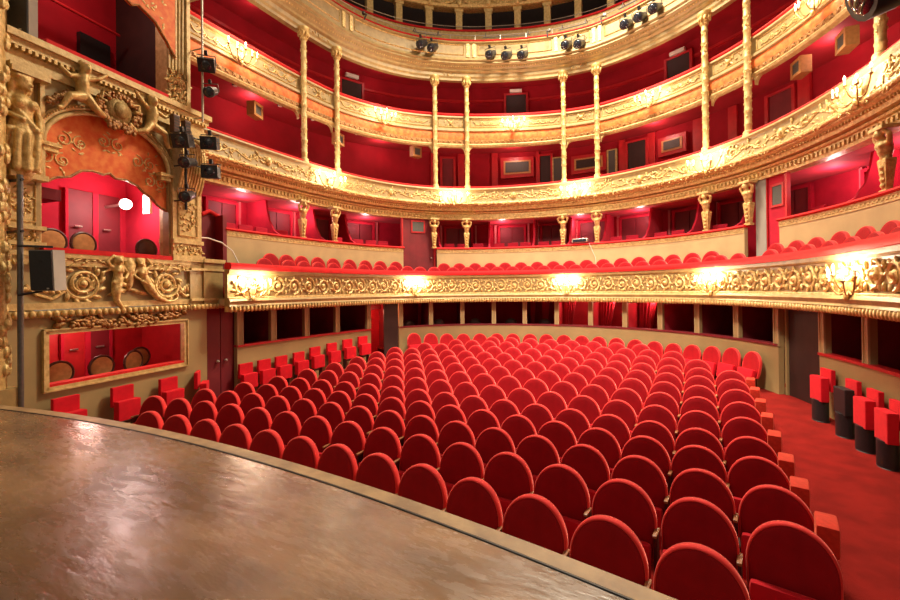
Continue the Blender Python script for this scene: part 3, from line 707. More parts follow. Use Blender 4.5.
# ------------------------------------------------------------------ sculpted figures
def figure_mesh(name, caps, m, voxel=.018, smooth_it=3):
    mb = MB()
    for p0, p1, r0, r1 in caps:
        p0, p1 = Vector(p0), Vector(p1)
        mb.ell(p0, r0, 10, 8); mb.ell(p1, r1, 10, 8)
        if (p1 - p0).length > 1e-4: mb.tube([p0, p1], [r0, r1], 10)
    me = mb.mesh(name, m); o = bpy.data.objects.new(name, me); COL.objects.link(o)
    r = o.modifiers.new('r', 'REMESH'); r.mode = 'VOXEL'; r.voxel_size = voxel; r.use_smooth_shade = True
    s_ = o.modifiers.new('s', 'SMOOTH'); s_.iterations = smooth_it; s_.factor = .5
    dg = bpy.context.evaluated_depsgraph_get(); me2 = bpy.data.meshes.new_from_object(o.evaluated_get(dg))
    bpy.data.objects.remove(o); me2.name = name
    for p in me2.polygons: p.use_smooth = True
    if not me2.materials: me2.materials.append(M[m])
    return me2
def addmesh(name, me, parent=None, loc=None, rz=0):
    o = bpy.data.objects.new(name, me); COL.objects.link(o)
    if parent: o.parent = parent
    if loc is not None: o.location = loc; o.rotation_euler.z = rz
    return o
herm = figure_mesh('figure', [((0, 0, .52), (0, -.02, .70), .075, .10), ((0, -.02, .70), (0, -.03, .80), .11, .12),
    ((-.13, -.03, .82), (.13, -.03, .82), .05, .05), ((0, -.04, .84), (0, -.07, .92), .05, .05), ((0, -.10, .96), (0, -.10, 1.0), .075, .07), ((0, -.17, .95), (0, -.18, .945), .02, .02),
    ((-.09, -.05, 1.0), (.09, -.05, 1.0), .05, .05), ((-.15, -.03, .82), (-.21, -.06, .95), .045, .04), ((-.21, -.06, .95), (-.10, -.09, 1.04), .04, .035),
    ((.15, -.03, .82), (.21, -.06, .95), .045, .04), ((.21, -.06, .95), (.10, -.09, 1.04), .04, .035),
    ((-.05, -.10, .78), (-.05, -.10, .78), .05, .05), ((.05, -.10, .78), (.05, -.10, .78), .05, .05), ((-.08, -.02, .56), (.08, -.04, .50), .05, .05), ((.08, -.02, .58), (-.06, -.05, .46), .04, .04)], 'gold')
def make_caryatid():
    r = thing('caryatid', 'x', 'caryatid', kind='thing')
    addmesh('figure', herm, r).scale = (.82, 1, 1)
    mb = MB(); mb.loft([[(x * w, y * w * .8 - .0, z) for x, y in ((-1, -1), (1, -1), (1, 1), (-1, 1))] for z, w in ((.0, .085), (.05, .085), (.06, .055), (.30, .075), (.54, .10), (.57, .09))])
    for z in (.12, .22, .32, .42): mb.ell((0, -.06 - z * .05, z), (.045, .03, .045), 6, 4)
    mb.build('tapered_shaft', 'gold', r)
    mb = MB(); mb.rbox((0, -.03, 1.075), (.34, .26, .07), .015); mb.build('abacus', 'goldpale', r)
    return r
car0 = make_caryatid()
for i, u in enumerate([4.0, 5.21, 9.09, 10.31, 13.82, 14.99, 18.43, 19.65, 23.26, 24.5]):
    put(car0, P(u, .07, 4.0), rot(u), 'gilt caryatid herm holding up the second balcony, ' + ordn(i + 1) + ' from the proscenium', 'caryatids under the second balcony')
def make_column():
    r = thing('column', 'x', 'column', kind='thing')
    mb = MB(); mb.lathe([(.13, 0), (.13, .05), (.11, .08), (.12, .12), (.10, .16)], 14); mb.build('base', 'goldpale', r, True)
    mb = MB(); prof = [(.078, .12)]
    for k in range(10):
        z = .3 + k * .36; prof += [(.078, z), (.088, z + .02), (.088, z + .05), (.078, z + .07)]
    prof.append((.072, 3.78)); mb.lathe(prof, 14); mb.build('shaft', 'goldpale', r, True)
    mb = MB(); rnd = random.Random(4)
    for k in range(60):
        a = rnd.random() * 2 * PI; z = .4 + 3.2 * rnd.random(); mb.ell((.078 * math.cos(a), .078 * math.sin(a), z), (.022, .022, .04), 5, 4)
    mb.build('shaft_ornament', 'goldrelief', r, True)
    mb = MB(); mb.lathe([(.085, 3.74), (.11, 3.78), (.09, 3.80), (.11, 3.9), (.16, 4.02), (.17, 4.06), (.17, 4.12), (.02, 4.12)], 14)
    for k in range(8):
        a = k * PI / 4; mb.ell((.13 * math.cos(a), .13 * math.sin(a), 3.93), (.045, .045, .09), 6, 4)
    mb.build('capital', 'gold', r, True)
    return r
cl0 = make_column()
for i, u in enumerate(colu):
    c = put(cl0, Vector(tuple(P(u, .02, 0))[:2] + (6.2,)), rot(u), 'slender gilt column rising from the second balcony rail, ' + ordn(i + 1) + ' from the proscenium', 'slender columns of the upper tiers')
    c.scale.z = (10.18 + sag(u, 10.2) - 6.2) / 4.12

# ------------------------------------------------------------------ sconces
SCN = []
def make_sconce(w):
    r = thing('wall_sconce', 'x', 'wall light')
    mb = MB(); mb.ell((0, -.03, -.10), (.10, .05, .17), 10, 8); mb.ell((0, -.06, .10), (.05, .04, .08), 8, 6); mb.ell((0, -.07, -.26), (.04, .04, .07), 8, 6)
    for sg in (-1, 1): mb.tube([(sg * .03, -.05, -.05), (sg * .14, -.05, .02), (sg * .12, -.05, .10)], .02, 6)
    mb.build('cartouche', 'gold', r, True)
    for x, y, z in ((-1, -.13, .02), (-.52, -.19, -.04), (0, -.22, .05), (.52, -.19, -.04), (1, -.13, .02)):
        x *= w
        mb = MB(); pts = []
        for k in range(9):
            t = k / 8; pts.append((x * t ** .8, -.05 + (y + .05) * t, -.16 - .10 * math.sin(PI * t) * (1 if x else .3) + (z + .16) * t ** 2.5))
        mb.tube(pts, .012, 6); mb.lathe([(.01, -.02), (.035, 0), (.035, .01), (.012, .01)], 8, (x, y, z)); a = mb.build('arm', 'goldbronze', r, True)
        mb = MB(); mb.lathe([(.014, 0), (.014, .09)], 8, (x, y, z + .01)); mb.build('candle', 'white', a)
        mb = MB(); mb.lathe([(.006, .0), (.018, .02), (.016, .045), (.003, .08)], 8, (x, y, z + .10)); mb.build('bulb', 'flame', a, True)
    return r
def plight(name, loc, e, col, rad=.1):
    l = bpy.data.lights.new(name, 'POINT'); l.energy = e; l.color = col; l.shadow_soft_size = rad
    o = bpy.data.objects.new(name, l); COL.objects.link(o); o.location = loc; return o
WARM = (1, .83, .60)
sc1 = make_sconce(.42); sc2 = make_sconce(.50); sc3 = make_sconce(.40)
for lst, pr, off, z, lab, e in ((S1, sc1, -.93, 2.56, 'lit five-arm gilt sconce on the lowest balcony front', 90),
                                (S2, sc2, -.14, 5.86, 'lit five-arm gilt sconce on the second balcony front', 85),
                                ([1.97, 7.15, 12.1, 16.79, 21.71], sc3, -.02, 8.42, 'lit five-arm gilt sconce on the third balcony front', 80)):
    for i, u in enumerate(lst):
        zz = z + (.05 if lst is S2 and i == 4 else 0)
        put(pr, P(u, off, zz), rot(u), lab + ', ' + ordn(i + 1) + ' from the proscenium', 'sconces')
        for du in (-.24, .24): plight('sconce_light', P(u + du, off - (.17 if lst is S1 else .26), zz + .16), e / 2, WARM, .09)

# ------------------------------------------------------------------ wall speakers and lamps under the third balcony
def speaker_case(w, h, d):
    r = thing('wall_speaker', 'x', 'speaker')
    mb = MB(); mb.box((0, d / 2, 0), (w, d, h)); mb.build('case', 'spkwood', r)
    mb = MB(); mb.box((0, -.008, 0), (w * .62, .02, h * .62)); mb.build('grille', 'mesh', r)
    mb = MB()
    for sx in (-1, 1): mb.box((sx * w * .41, -.012, 0), (w * .18, .03, h))
    for sz in (-1, 1): mb.box((0, -.012, sz * h * .41), (w * .64, .03, h * .18))
    mb.build('frame', 'spkwood', r); return r
sp0 = speaker_case(.40, .38, .20)
for i, (u, z, lab) in enumerate([(2.84, 7.42, 'oak framed speaker under the third balcony beside the stage box'), (5.75, 7.50, 'oak framed speaker partly behind the second slender column'),
                                 (8.6, 7.60, 'oak framed speaker under the third balcony before the cross ornament'), (20.6, 7.52, 'large oak framed speaker under the third balcony near the bright sconce'),
                                 (21.7, 7.45, 'oak framed speaker half lost in the glare of the sconce')]):
    put(sp0, P(u, .45, z), rot(u) + (.35 if u < 9 else -.25), lab, 'oak speakers under the third balcony')
lampc = thing('ceiling_lamp', 'x', 'lamp')
mb = MB(); mb.lathe([(.07, -.14), (.075, -.12), (.06, 0)], 12); mb.build('shade', 'black', lampc)
mb = MB(); mb.lathe([(.055, -.145), (.055, -.138)], 12); mb.build('glass', 'white', lampc)
for i, u in enumerate([2.2, 3.6, 4.75, 6.4, 7.9]):
    put(lampc, P(u, .5, 7.97), rot(u), 'tiny dark downlight under the third balcony, ' + ordn(i + 1) + ' from the proscenium', 'downlights under the third balcony')

# ------------------------------------------------------------------ spotlights
def spot(name, label, loc, direction, size=1., group=None, square=False, lens_label=None):
    r = thing(name, label, 'spotlight', loc, 0, group); d = Vector(direction).normalized()
    r.rotation_euler = d.to_track_quat('-Y', 'Z').to_euler(); s_ = size
    RX = Matrix.Rotation(math.radians(90), 3, 'X')
    mb = MB()
    if square:
        mb.rbox((0, 0, 0), (.24 * s_, .20 * s_, .20 * s_), .015 * s_); mb.rbox((0, -.11 * s_, 0), (.26 * s_, .03 * s_, .22 * s_), .008)
    else:
        mb.lathe([(.05 * s_, -.22 * s_), (.08 * s_, -.18 * s_), (.085 * s_, .05 * s_), (.105 * s_, .08 * s_), (.105 * s_, .17 * s_), (.09 * s_, .17 * s_)], 16, (0, 0, 0), RX)
    mb.build('housing', 'black', r, not square)
    mb = MB(); mb.ell((0, -(.125 if square else .168) * s_, 0), (.085 * s_, .02 * s_, .085 * s_), 16, 6); mb.build('lens', 'lens', r, True)
    mb = MB(); w = .14 * s_; mb.tube([(-w, 0, 0), (-w, 0, .14 * s_), (w, 0, .14 * s_), (w, 0, 0)], .010 * s_, 6); mb.build('yoke', 'grey', r)
    mb = MB(); mb.box((0, 0, .18 * s_), (.05 * s_, .05 * s_, .08 * s_)); mb.build('clamp', 'black', r)
    return r
t4 = [(8.55, 11.2), (9.0, 11.13), (11.3, 11.08), (11.91, 11.02), (12.52, 11.01), (14.14, 11.02), (14.61, 10.95), (16.28, 11.0), (16.76, 11.0), (17.26, 11.02)]
for i, (u, z) in enumerate(t4):
    p = P(u, -.42, z - .12 - (.12 if 9.5 < u < 13 else 0)); tgt = Vector((-3.5, 1, 1.5))
    spot('stage_spotlight', 'black spotlight hung on the topmost balcony front aimed at the stage, ' + ordn(i + 1) + ' along the rail', p, tgt - p, 1.4, 'spotlights on the topmost balcony')
for i, (a, b) in enumerate([(8.2, 9.35), (11.0, 12.8), (13.85, 14.9), (16.0, 17.6)]):
    t = thing('hanging_bar', 'thin hanging bar carrying spotlights on the topmost balcony, ' + ordn(i + 1) + ' along the rail', 'bar')
    mb = MB(); mb.tube([P(u, -.42, 11.46) for u in us(a, b, .2)], .018, 6); mb.build('pipe', 'grey', t)
    mb = MB()
    for u in (a + .1, b - .1): mb.tube([P(u, -.42, 11.46), P(u, -.3, 11.68), P(u, -.10, 11.66)], .014, 6)
    mb.build('hook', 'grey', t)
for i, (u, a) in enumerate([(6.3, .35), (13.45, .0), (15.4, .0)]):
    t = thing('rail_clamp_arm', 'small dark clamp arm on the topmost balcony rail, ' + ordn(i + 1) + ' of three', 'clamp')
    mb = MB(); mb.tube([P(u, -.12, 11.66), P(u - .05, -.35, 11.52), P(u - .22 * (1 if a else 0), -.45, 11.25)], .022, 6); mb.build('arm', 'black', t)
    mb = MB(); mb.rbox(P(u, -.14, 11.68), (.09, .09, .09), .01); mb.build('jaw', 'grey', t)

# ------------------------------------------------------------------ stage box wall on the left
mb = MB()
lbox(mb, -1.6, 2.95, 0, .15, -.1, .98); lbox(mb, -1.6, 2.95, 0, .15, 1.86, 2.1); lbox(mb, -1.6, .03, 0, .15, .98, 1.86); lbox(mb, 2.44, 2.95, 0, .15, .98, 1.86)
struct('wall_left', mb, 'olive', 'olive cream wall around the framed stage box', 'wall')
fr = thing('opening_frame', 'gilt frame around the low red stage box opening with chairs inside', 'frame')
mb = MB()
for s0, s1, z0, z1 in ((.02, .08, .96, 1.90), (2.38, 2.44, .96, 1.90), (.02, 2.44, 1.83, 1.90), (.02, 2.44, .96, 1.02)):
    lbox(mb, s0, s1, -.035, .06, z0, z1)
for s0, s1, z0, z1 in ((.0, .025, .945, 1.915), (2.435, 2.46, .945, 1.915), (.0, 2.46, 1.89, 1.915), (.0, 2.46, .945, .97)): lbox(mb, s0, s1, -.06, 0, z0, z1)
mb.build('moulding', 'goldpale', fr)
mb = MB(); lbox(mb, .05, 2.40, -.02, .18, 1.0, 1.06); mb.build('velvet_rail', 'rail', fr)
# box interiors: floor, back, sides, ceiling
def box_room(s0, s1, z0, z1, depth, m, mceil, label, mside=None):
    mb = MB(); lbox(mb, s0 - .1, s1 + .1, depth, depth + .1, z0, z1); struct('wall_box_back', mb, m, 'back wall of the ' + label, 'wall')
    mb = MB(); lbox(mb, s0 - .12, s0 - .02, .15, depth, z0, z1); struct('wall_box_side', mb, m, 'stage side wall of the ' + label, 'wall')
    mb = MB(); lbox(mb, s1 + .02, s1 + .12, .15, depth, z0, z1); struct('wall_box_side', mb, mside or m, 'far side wall of the ' + label, 'wall')
    mb = MB(); lbox(mb, s0 - .12, s1 + .12, .15, depth, z1, z1 + .08); struct('ceiling', mb, mceil, 'ceiling of the ' + label, 'ceiling')
    mb = MB(); lbox(mb, s0 - .12, s1 + .12, .10, depth, z0 - .08, z0); struct('floor', mb, 'carpet', 'floor of the ' + label, 'floor')
box_room(.0, 2.75, .35, 2.0, 1.7, 'redpaint', 'redlit', 'framed stage box')
box_room(.0, 2.55, 2.55, 5.0, 1.9, 'redlit', 'redlit', 'arched stage box')
box_room(-.3, 2.5, 5.85, 9.4, 2.1, 'redwall', 'redwall', 'upper stage box', 'dark')
def ldoor(name, s0, s1, off, z0, z1, m, label, knob=True):
    t = tag(thing(name, label, 'door'), kind='structure')
    mb = MB(); lbox(mb, s0, s1, off - .04, off, z0, z1); mb.build('leaf', m, t)
    mb = MB(); lbox(mb, s0 - .05, s0, off - .06, off, z0, z1); lbox(mb, s1, s1 + .05, off - .06, off, z0, z1); mb.build('door_frame', 'redlit', t)
    if knob:
        mb = MB(); mb.tube([L(s0 + .08, off - .09, z0 + (z1 - z0) * .62), L(s0 + .22, off - .09, z0 + (z1 - z0) * .62)], .018, 6); mb.build('door_handle', 'silver', t)
ldoor('door_22', 1.22, 1.58, 1.68, .35, 2.0, 'redpaint', 'red cupboard door with silver handle in the framed stage box, beside the second chair')
ldoor('door_23', 1.68, 2.04, 1.68, .35, 2.0, 'reddoor', 'darker red door with silver handle in the framed stage box')
ldoor('door_24', 1.42, 1.86, 1.88, 2.6, 4.55, 'reddoor', 'dark red door with handle in the arched stage box, stage side')
ldoor('door_25', 1.96, 2.40, 1.88, 2.6, 4.55, 'reddoor', 'dark red door with handle in the arched stage box, next to the lit corner')
mb = MB(); lbox(mb, 0, .95, 1.2, 1.9, 4.15, 4.35); tag(mb.build('ceiling_duct', 'reddoor'), 'dark red boxed duct high inside the arched stage box', 'duct', kind='thing')
mb = MB(); lbox(mb, 1.74, 2.32, 1.98, 2.09, 6.6, 7.88); tag(mb.build('black_panel', 'black'), 'black rectangular panel on the back wall of the upper stage box', 'panel', kind='thing')
mb = MB(); mb.tube([L(.2, 1.6, 8.0), L(2.25, 1.6, 8.0)], .03, 8); tag(mb.build('wall_pipe', 'redpaint'), 'red pipe running along the upper stage box wall', 'pipe', kind='thing')
gl = thing('globe_lamp', 'glowing white globe lamp inside the arched stage box', 'lamp')
g0 = L(2.12, 1.25, 4.32)
mb = MB(); mb.ell(g0, .11, 16, 12); mb.build('globe', 'globe', gl, True)
mb = MB(); mb.tube([g0, L(2.12, 1.9, 4.30)], .03, 8); mb.build('bracket', 'silver', gl)
mb = MB(); lbox(mb, 2.26, 2.31, .75, .95, 4.12, 4.52); tag(mb.build('wall_switch_box', 'white'), 'small pale box on the wall beside the globe lamp', 'box', kind='thing')

def lf(off): return lambda u, z: L(u, off, z)
LB = thing('balcony', 'ornate gilt stage box front with scrolls and two winged figures', 'balcony')
mb = MB(); lbox(mb, -.02, 2.42, -.10, .14, 3.10, 3.18); mb.build('velvet_rail', 'rail', LB)
mb = MB(); lbox(mb, -.42, 2.5, -.09, .15, 3.03, 3.10); lbox(mb, -.42, 2.5, -.06, .15, 2.90, 3.03); lbox(mb, -.42, 2.5, -.05, .15, 2.22, 2.32); lbox(mb, -.42, 2.5, -.07, .15, 2.1, 2.2); mb.build('cornice', 'goldpale', LB)
mb = MB(); lbox(mb, -.42, 2.5, .0, .15, 2.3, 2.90); mb.build('front_panel', 'olive', LB)
mb = MB(); f = lf(-.02)
for cs, sg in ((.55, 1), (2.0, -1)):
    lay(mb, spiral(cs, 2.62, .27, 2.2, PI if sg > 0 else 0, sg, 40), .030, f, 6)
    lay(mb, spiral(cs, 2.62, .20, 1.2, PI / 2, -sg, 24), .020, f, 6); mb.ell(f(cs, 2.62), .07, 8, 6)
    for k in range(12): leaf(mb, cs + .24 * math.cos(k * PI / 6), 2.62 + .24 * math.sin(k * PI / 6), k * PI / 6 + sg * .9, .17, .08, .03, f)
    for k in range(8): leaf(mb, cs + .12 * math.cos(k * PI / 4), 2.62 + .12 * math.sin(k * PI / 4), k * PI / 4 + sg, .10, .05, .02, f)
    lay(mb, [(cs - sg * .26, 2.5), (cs - sg * .42, 2.38), (cs - sg * .62, 2.45), (cs - sg * .75, 2.6)], .028, f)
    for k in range(6): leaf(mb, cs - sg * (.3 + .08 * k), 2.42 + .03 * k, PI / 2 + sg * .5 + k * .3, .16, .07, .025, f)
    leaf(mb, cs + sg * .35, 2.42, .3 if sg > 0 else PI - .3, .4, .09, .03, f)
foliage(mb, -.4, 2.45, 2.965, .10, 0, 5, 26, lf(-.07), .8)
foliage(mb, 2.2, 2.5, 2.5, .35, 0, 6, 26, f, 1.)
mb.build('scroll_relief', 'goldrelief', LB, True)
fa = figure_mesh('winged_figure', [((0, -.02, .02), (0, -.04, .16), .062, .072), ((-.07, -.03, .19), (.07, -.03, .19), .032, .032), ((0, -.06, .29), (0, -.07, .31), .062, .056), ((0, -.125, .285), (0, -.13, .28), .014, .012), ((-.045, -.05, .34), (.045, -.05, .345), .034, .034), ((-.05, -.05, .30), (-.055, -.04, .24), .025, .02), ((.05, -.05, .30), (.055, -.04, .24), .025, .02),
    ((-.09, -.03, .19), (-.17, -.04, .27), .028, .024), ((-.17, -.04, .27), (-.08, -.05, .37), .024, .02), ((.09, -.03, .19), (.15, -.04, .10), .028, .024), ((.15, -.04, .10), (.08, -.08, .02), .024, .02), ((-.03, -.09, .13), (-.03, -.09, .13), .03, .03), ((.03, -.09, .13), (.03, -.09, .13), .03, .03),
    ((0, -.02, .0), (-.03, -.03, -.16), .075, .07), ((-.03, -.03, -.16), (-.02, -.02, -.32), .07, .045), ((-.02, -.02, -.32), (.06, -.02, -.44), .045, .03), ((.06, -.02, -.44), (.16, -.02, -.42), .03, .02), ((-.09, 0, .17), (-.20, .01, .10), .035, .012), ((-.20, .01, .10), (-.22, .01, -.02), .03, .01), ((-.08, -.05, -.05), (.08, -.05, -.08), .035, .035)], 'goldrelief', .012)
fb = figure_mesh('winged_figure', [((.04, -.02, .0), (-.03, -.04, .14), .062, .072), ((-.10, -.03, .17), (.03, -.03, .18), .032, .032), ((-.06, -.06, .27), (-.065, -.07, .29), .060, .055), ((-.10, -.12, .265), (-.105, -.125, .26), .014, .012), ((-.10, -.05, .33), (-.01, -.05, .33), .034, .034), ((-.01, -.05, .29), (.02, -.04, .22), .025, .02),
    ((.05, -.03, .18), (.15, -.04, .25), .028, .024), ((.15, -.04, .25), (.06, -.05, .35), .024, .02), ((-.11, -.03, .17), (-.17, -.05, .07), .028, .024), ((-.17, -.05, .07), (-.08, -.08, .0), .024, .02), ((-.06, -.09, .11), (-.06, -.09, .11), .03, .03), ((.0, -.09, .11), (.0, -.09, .11), .03, .03),
    ((.04, -.02, .0), (.12, -.03, -.14), .075, .07), ((.12, -.03, -.14), (.24, -.03, -.28), .07, .048), ((.24, -.03, -.28), (.40, -.02, -.36), .048, .032), ((.40, -.02, -.36), (.55, -.02, -.37), .032, .02), ((.55, -.02, -.37), (.64, -.02, -.31), .02, .012), ((-.02, -.05, -.03), (.14, -.06, -.10), .035, .035), ((.07, .01, .15), (.2, .01, .12), .035, .012)], 'goldrelief', .012)
for s_, me_, lab in ((1.06, fa, None), (1.50, fb, None)):
    o = addmesh('winged_figure', me_, LB, L(s_, -.05, 2.70), LROT); o.scale = (1.1, 1.1, 1.12)
mb = MB(); mb.lathe([(.02, 2.5), (.07, 2.62), (.10, 2.82), (.12, 2.98), (.05, 3.12)], 12, (L(1.27, -.03, 0))); mb.build('cartouche', 'goldrelief', LB, True)
mb = MB()
for k in range(30):
    s_ = -.4 + k * .1; mb.ell(L(s_ + .05, -.075, 2.15), (.042, .045, .06), 8, 6)
mb.build('egg_moulding', 'gold', LB, True)
mb = MB(); rnd = random.Random(3)
for k in range(110):
    s_ = .15 + 2.2 * rnd.random(); leaf(mb, s_, 2.05 - .09 * math.sin((s_ - .15) / 2.2 * PI) * rnd.random() - .02, rnd.random() * 6.3, .14, .08, .05, lf(-.03))
for s_ in (.2, 2.35): mb.ell(L(s_, -.04, 2.06), (.09, .06, .06), 8, 6)
mb.build('leaf_garland', 'goldbronze', LB, True)
# plinth between stage box and the horseshoe
pl = thing('pedestal', 'plain cream stepped pedestal linking the stage box front to the lowest balcony', 'pedestal')
mb = MB(); lbox(mb, 2.5, 2.80, -.06, .3, 2.12, 3.1); lbox(mb, 2.80, 3.30, -.10, .4, 2.12, 3.12); mb.build('block', 'creampanel', pl)
mb = MB(); lbox(mb, 2.78, 3.34, -.14, .42, 3.10, 3.18); lbox(mb, 2.46, 3.34, -.13, .4, 2.10, 2.2); lbox(mb, 2.48, 3.32, -.12, .4, 2.28, 2.33); lbox(mb, 2.48, 3.32, -.12, .4, 2.92, 2.97); mb.build('moulding', 'goldpale', pl)
mb = MB()
for k in range(8): mb.ell(L(2.52 + k * .1, -.13, 2.15), (.042, .045, .06), 8, 6)
mb.build('egg_moulding', 'gold', pl, True)
# left caryatid panel, arch and entablature
A0c, A0z, Aa, Ab = 1.04, 4.82, 1.04, .72
arc = [(A0c - Aa * math.cos(PI * t / 24), A0z + Ab * math.sin(PI * t / 24)) for t in range(25)]
mb = MB(); top = 5.80
for (s0, z0), (s1, z1) in zip(arc[:-1], arc[1:]): lpoly(mb, [(s0, z0), (s1, z1), (s1, top), (s0, top)], 0, .16)
lbox(mb, -.06, .0, 0, .16, 3.1, top); lbox(mb, 2.08, 2.14, .0, .16, 3.1, top); lbox(mb, -1.4, -.06, .06, .16, 2.1, 9.6)
struct('wall_proscenium', mb, 'creampanel', 'gilded wall above the arched stage box', 'wall')
ar = thing('arch_moulding', 'gilt elliptical arch moulding over the orange lambrequin', 'arch')
mb = MB()
for dr, r in ((-.02, .035), (.05, .03), (.10, .022)):
    mb.tube([L(A0c - (Aa + dr) * math.cos(PI * t / 24), -.03 + dr * .1, A0z + (Ab + dr) * math.sin(PI * t / 24)) for t in range(25)], r, 8)
mb.build('moulding', 'goldpale', ar, True)
mb = MB()
for s_ in (.10, 1.98): lbox(mb, s_ - .13, s_ + .13, -.10, .14, 4.74, 4.80); lbox(mb, s_ - .10, s_ + .10, -.07, .14, 4.66, 4.74)
for t in range(60):
    a = PI * t / 59; mb.ell(L(A0c - (Aa + .08) * math.cos(a), -.05, A0z + (Ab + .08) * math.sin(a)), .022, 5, 4)
mb.build('bracket', 'gold', ar)
lam = thing('lambrequin', 'orange and gold scalloped lambrequin hanging in the arch of the stage box', 'valance')
low = [(0, 4.22), (.12, 4.22), (.22, 4.30), (.42, 4.36), (.58, 4.50), (.75, 4.54), (.92, 4.52), (1.02, 4.57), (1.12, 4.50), (1.3, 4.52), (1.5, 4.46), (1.62, 4.36), (1.75, 4.30), (1.9, 4.16), (2.08, 4.08)]
def curtain(parent, low, toparc, off, name, m, th=.05):
    mb = MB(); lpoly(mb, low + toparc[::-1], off, off + th); return mb.build(name, m, parent)
curtain(lam, low, [(0.0, 4.9)] + arc[2:-2] + [(2.08, 4.9)], .06, 'fabric', 'orange')
mb = MB(); mb.tube([L(s_, .05, z) for s_, z in low], .022, 6); mb.build('fringe', 'goldbronze', lam, True)
mb = MB(); f = lf(.055); rnd = random.Random(9)
for cs, cz in ((.45, 4.95), (1.04, 5.1), (1.62, 4.92), (.2, 4.6), (1.85, 4.6)):
    for sg in (-1, 1): lay(mb, spiral(cs + sg * .12, cz, .12, 1.4, PI / 2, sg, 16), .012, f)
    for k in range(10): leaf(mb, cs + (rnd.random() - .5) * .45, cz + (rnd.random() - .5) * .35, rnd.random() * 6.3, .08, .035, .008, f)
mb.build('embroidery', 'goldrelief', lam, True)
EN = thing('entablature', 'gilt ledge with red velvet rail above the stage box arch', 'ledge')
mb = MB(); lbox(mb, -.46, 2.9, -.06, .2, 5.80, 5.92); lbox(mb, -.46, 2.9, -.02, .2, 5.92, 6.08); lbox(mb, -.46, 2.95, -.10, .2, 6.08, 6.18); lbox(mb, -.46, 2.98, -.16, .2, 6.18, 6.28); mb.build('cornice', 'goldpale', EN)
mb = MB()
for k in range(42): lbox(mb, -.44 + k * .08, -.40 + k * .08, -.12, -.02, 6.02, 6.08)
mb.build('dentil_course', 'gold', EN)
mb = MB(); lbox(mb, 0.02, 2.0, -.12, .18, 6.28, 6.36); mb.build('velvet_rail', 'rail', EN)
# pair of putti with cartouche on the arch
cherub = figure_mesh('cherub', [((0, 0, .0), (.03, -.02, .16), .09, .085), ((.03, -.02, .16), (.02, -.03, .24), .09, .07), ((0, -.05, .34), (0, -.06, .37), .075, .07), ((0, -.13, .34), (0, -.135, .34), .015, .012),
    ((-.06, -.02, .24), (-.22, -.05, .30), .035, .03), ((-.22, -.05, .30), (-.34, -.05, .40), .03, .025), ((.09, -.02, .24), (.24, -.06, .18), .035, .03), ((.24, -.06, .18), (.36, -.06, .24), .03, .025),
    ((.04, -.03, -.02), (.24, -.06, -.08), .065, .05), ((.24, -.06, -.08), (.34, -.03, -.26), .05, .032), ((-.04, -.03, -.02), (-.16, -.06, -.14), .065, .05), ((-.16, -.06, -.14), (-.34, -.03, -.20), .05, .03),
    ((.34, -.03, -.26), (.40, -.05, -.27), .032, .022), ((-.34, -.03, -.20), (-.40, -.05, -.22), .03, .02), ((.07, .05, .22), (.16, .06, .42), .05, .015), ((-.04, -.02, .42), (.05, -.02, .43), .035, .035)], 'gold', .014)
for i, (s_, z, mir, lab) in enumerate([(.50, 5.68, -1, 'gilt cherub lying on the arch beside the tall caryatid'), (1.62, 5.62, 1, 'gilt cherub reclining on the arch next to the spotlights')]):
    t = thing('cherub_statue', lab, 'statue', L(s_, -.13, z), LROT)
    o = addmesh('cherub', cherub, t); o.scale = (mir * .95, 1.35, 1.22)
ct = thing('garland_cartouche', 'gilt cartouche with flower garland between the two cherubs', 'ornament', L(1.06, -.12, 5.66), LROT)
mb = MB(); mb.ell((0, 0, .0), (.22, .09, .24), 14, 10); mb.ell((0, -.06, .0), (.13, .07, .15), 12, 8)
for sg in (-1, 1): mb.tube([(sg * .18, -.05, .16), (sg * .30, -.06, .20), (sg * .32, -.06, .08), (sg * .24, -.06, .06)], .035, 7); mb.tube([(sg * .15, -.05, -.18), (sg * .24, -.06, -.26), (sg * .14, -.07, -.32)], .035, 7); mb.build('shield', 'gold', ct, True)
mb = MB(); rnd = random.Random(11)
for k in range(150):
    a = rnd.random() * 2 * PI; rr = .22 + rnd.random() * .10; mb.ell((rr * math.cos(a) * 1.15, -.05 + rnd.random() * .06, .0 + rr * math.sin(a) * .95), .028 + .025 * rnd.random(), 6, 4)
for k in range(40): mb.ell(((rnd.random() - .5) * .5, -.08, -.22 - rnd.random() * .14), .04, 6, 4)
mb.build('flowers', 'goldbronze', ct, True)
gr = thing('flower_garland', 'dark gilt flower garland trailing beside the cherub above the arch', 'ornament', L(.18, -.06, 5.55), LROT)
mb = MB()
for k in range(60):
    t = rnd.random(); mb.ell((-.10 + .30 * t + (rnd.random() - .5) * .1, -.02, -.12 + .26 * t + (rnd.random() - .5) * .08), .025 + .02 * rnd.random(), 6, 4)
mb.build('flowers', 'goldbronze', gr, True)
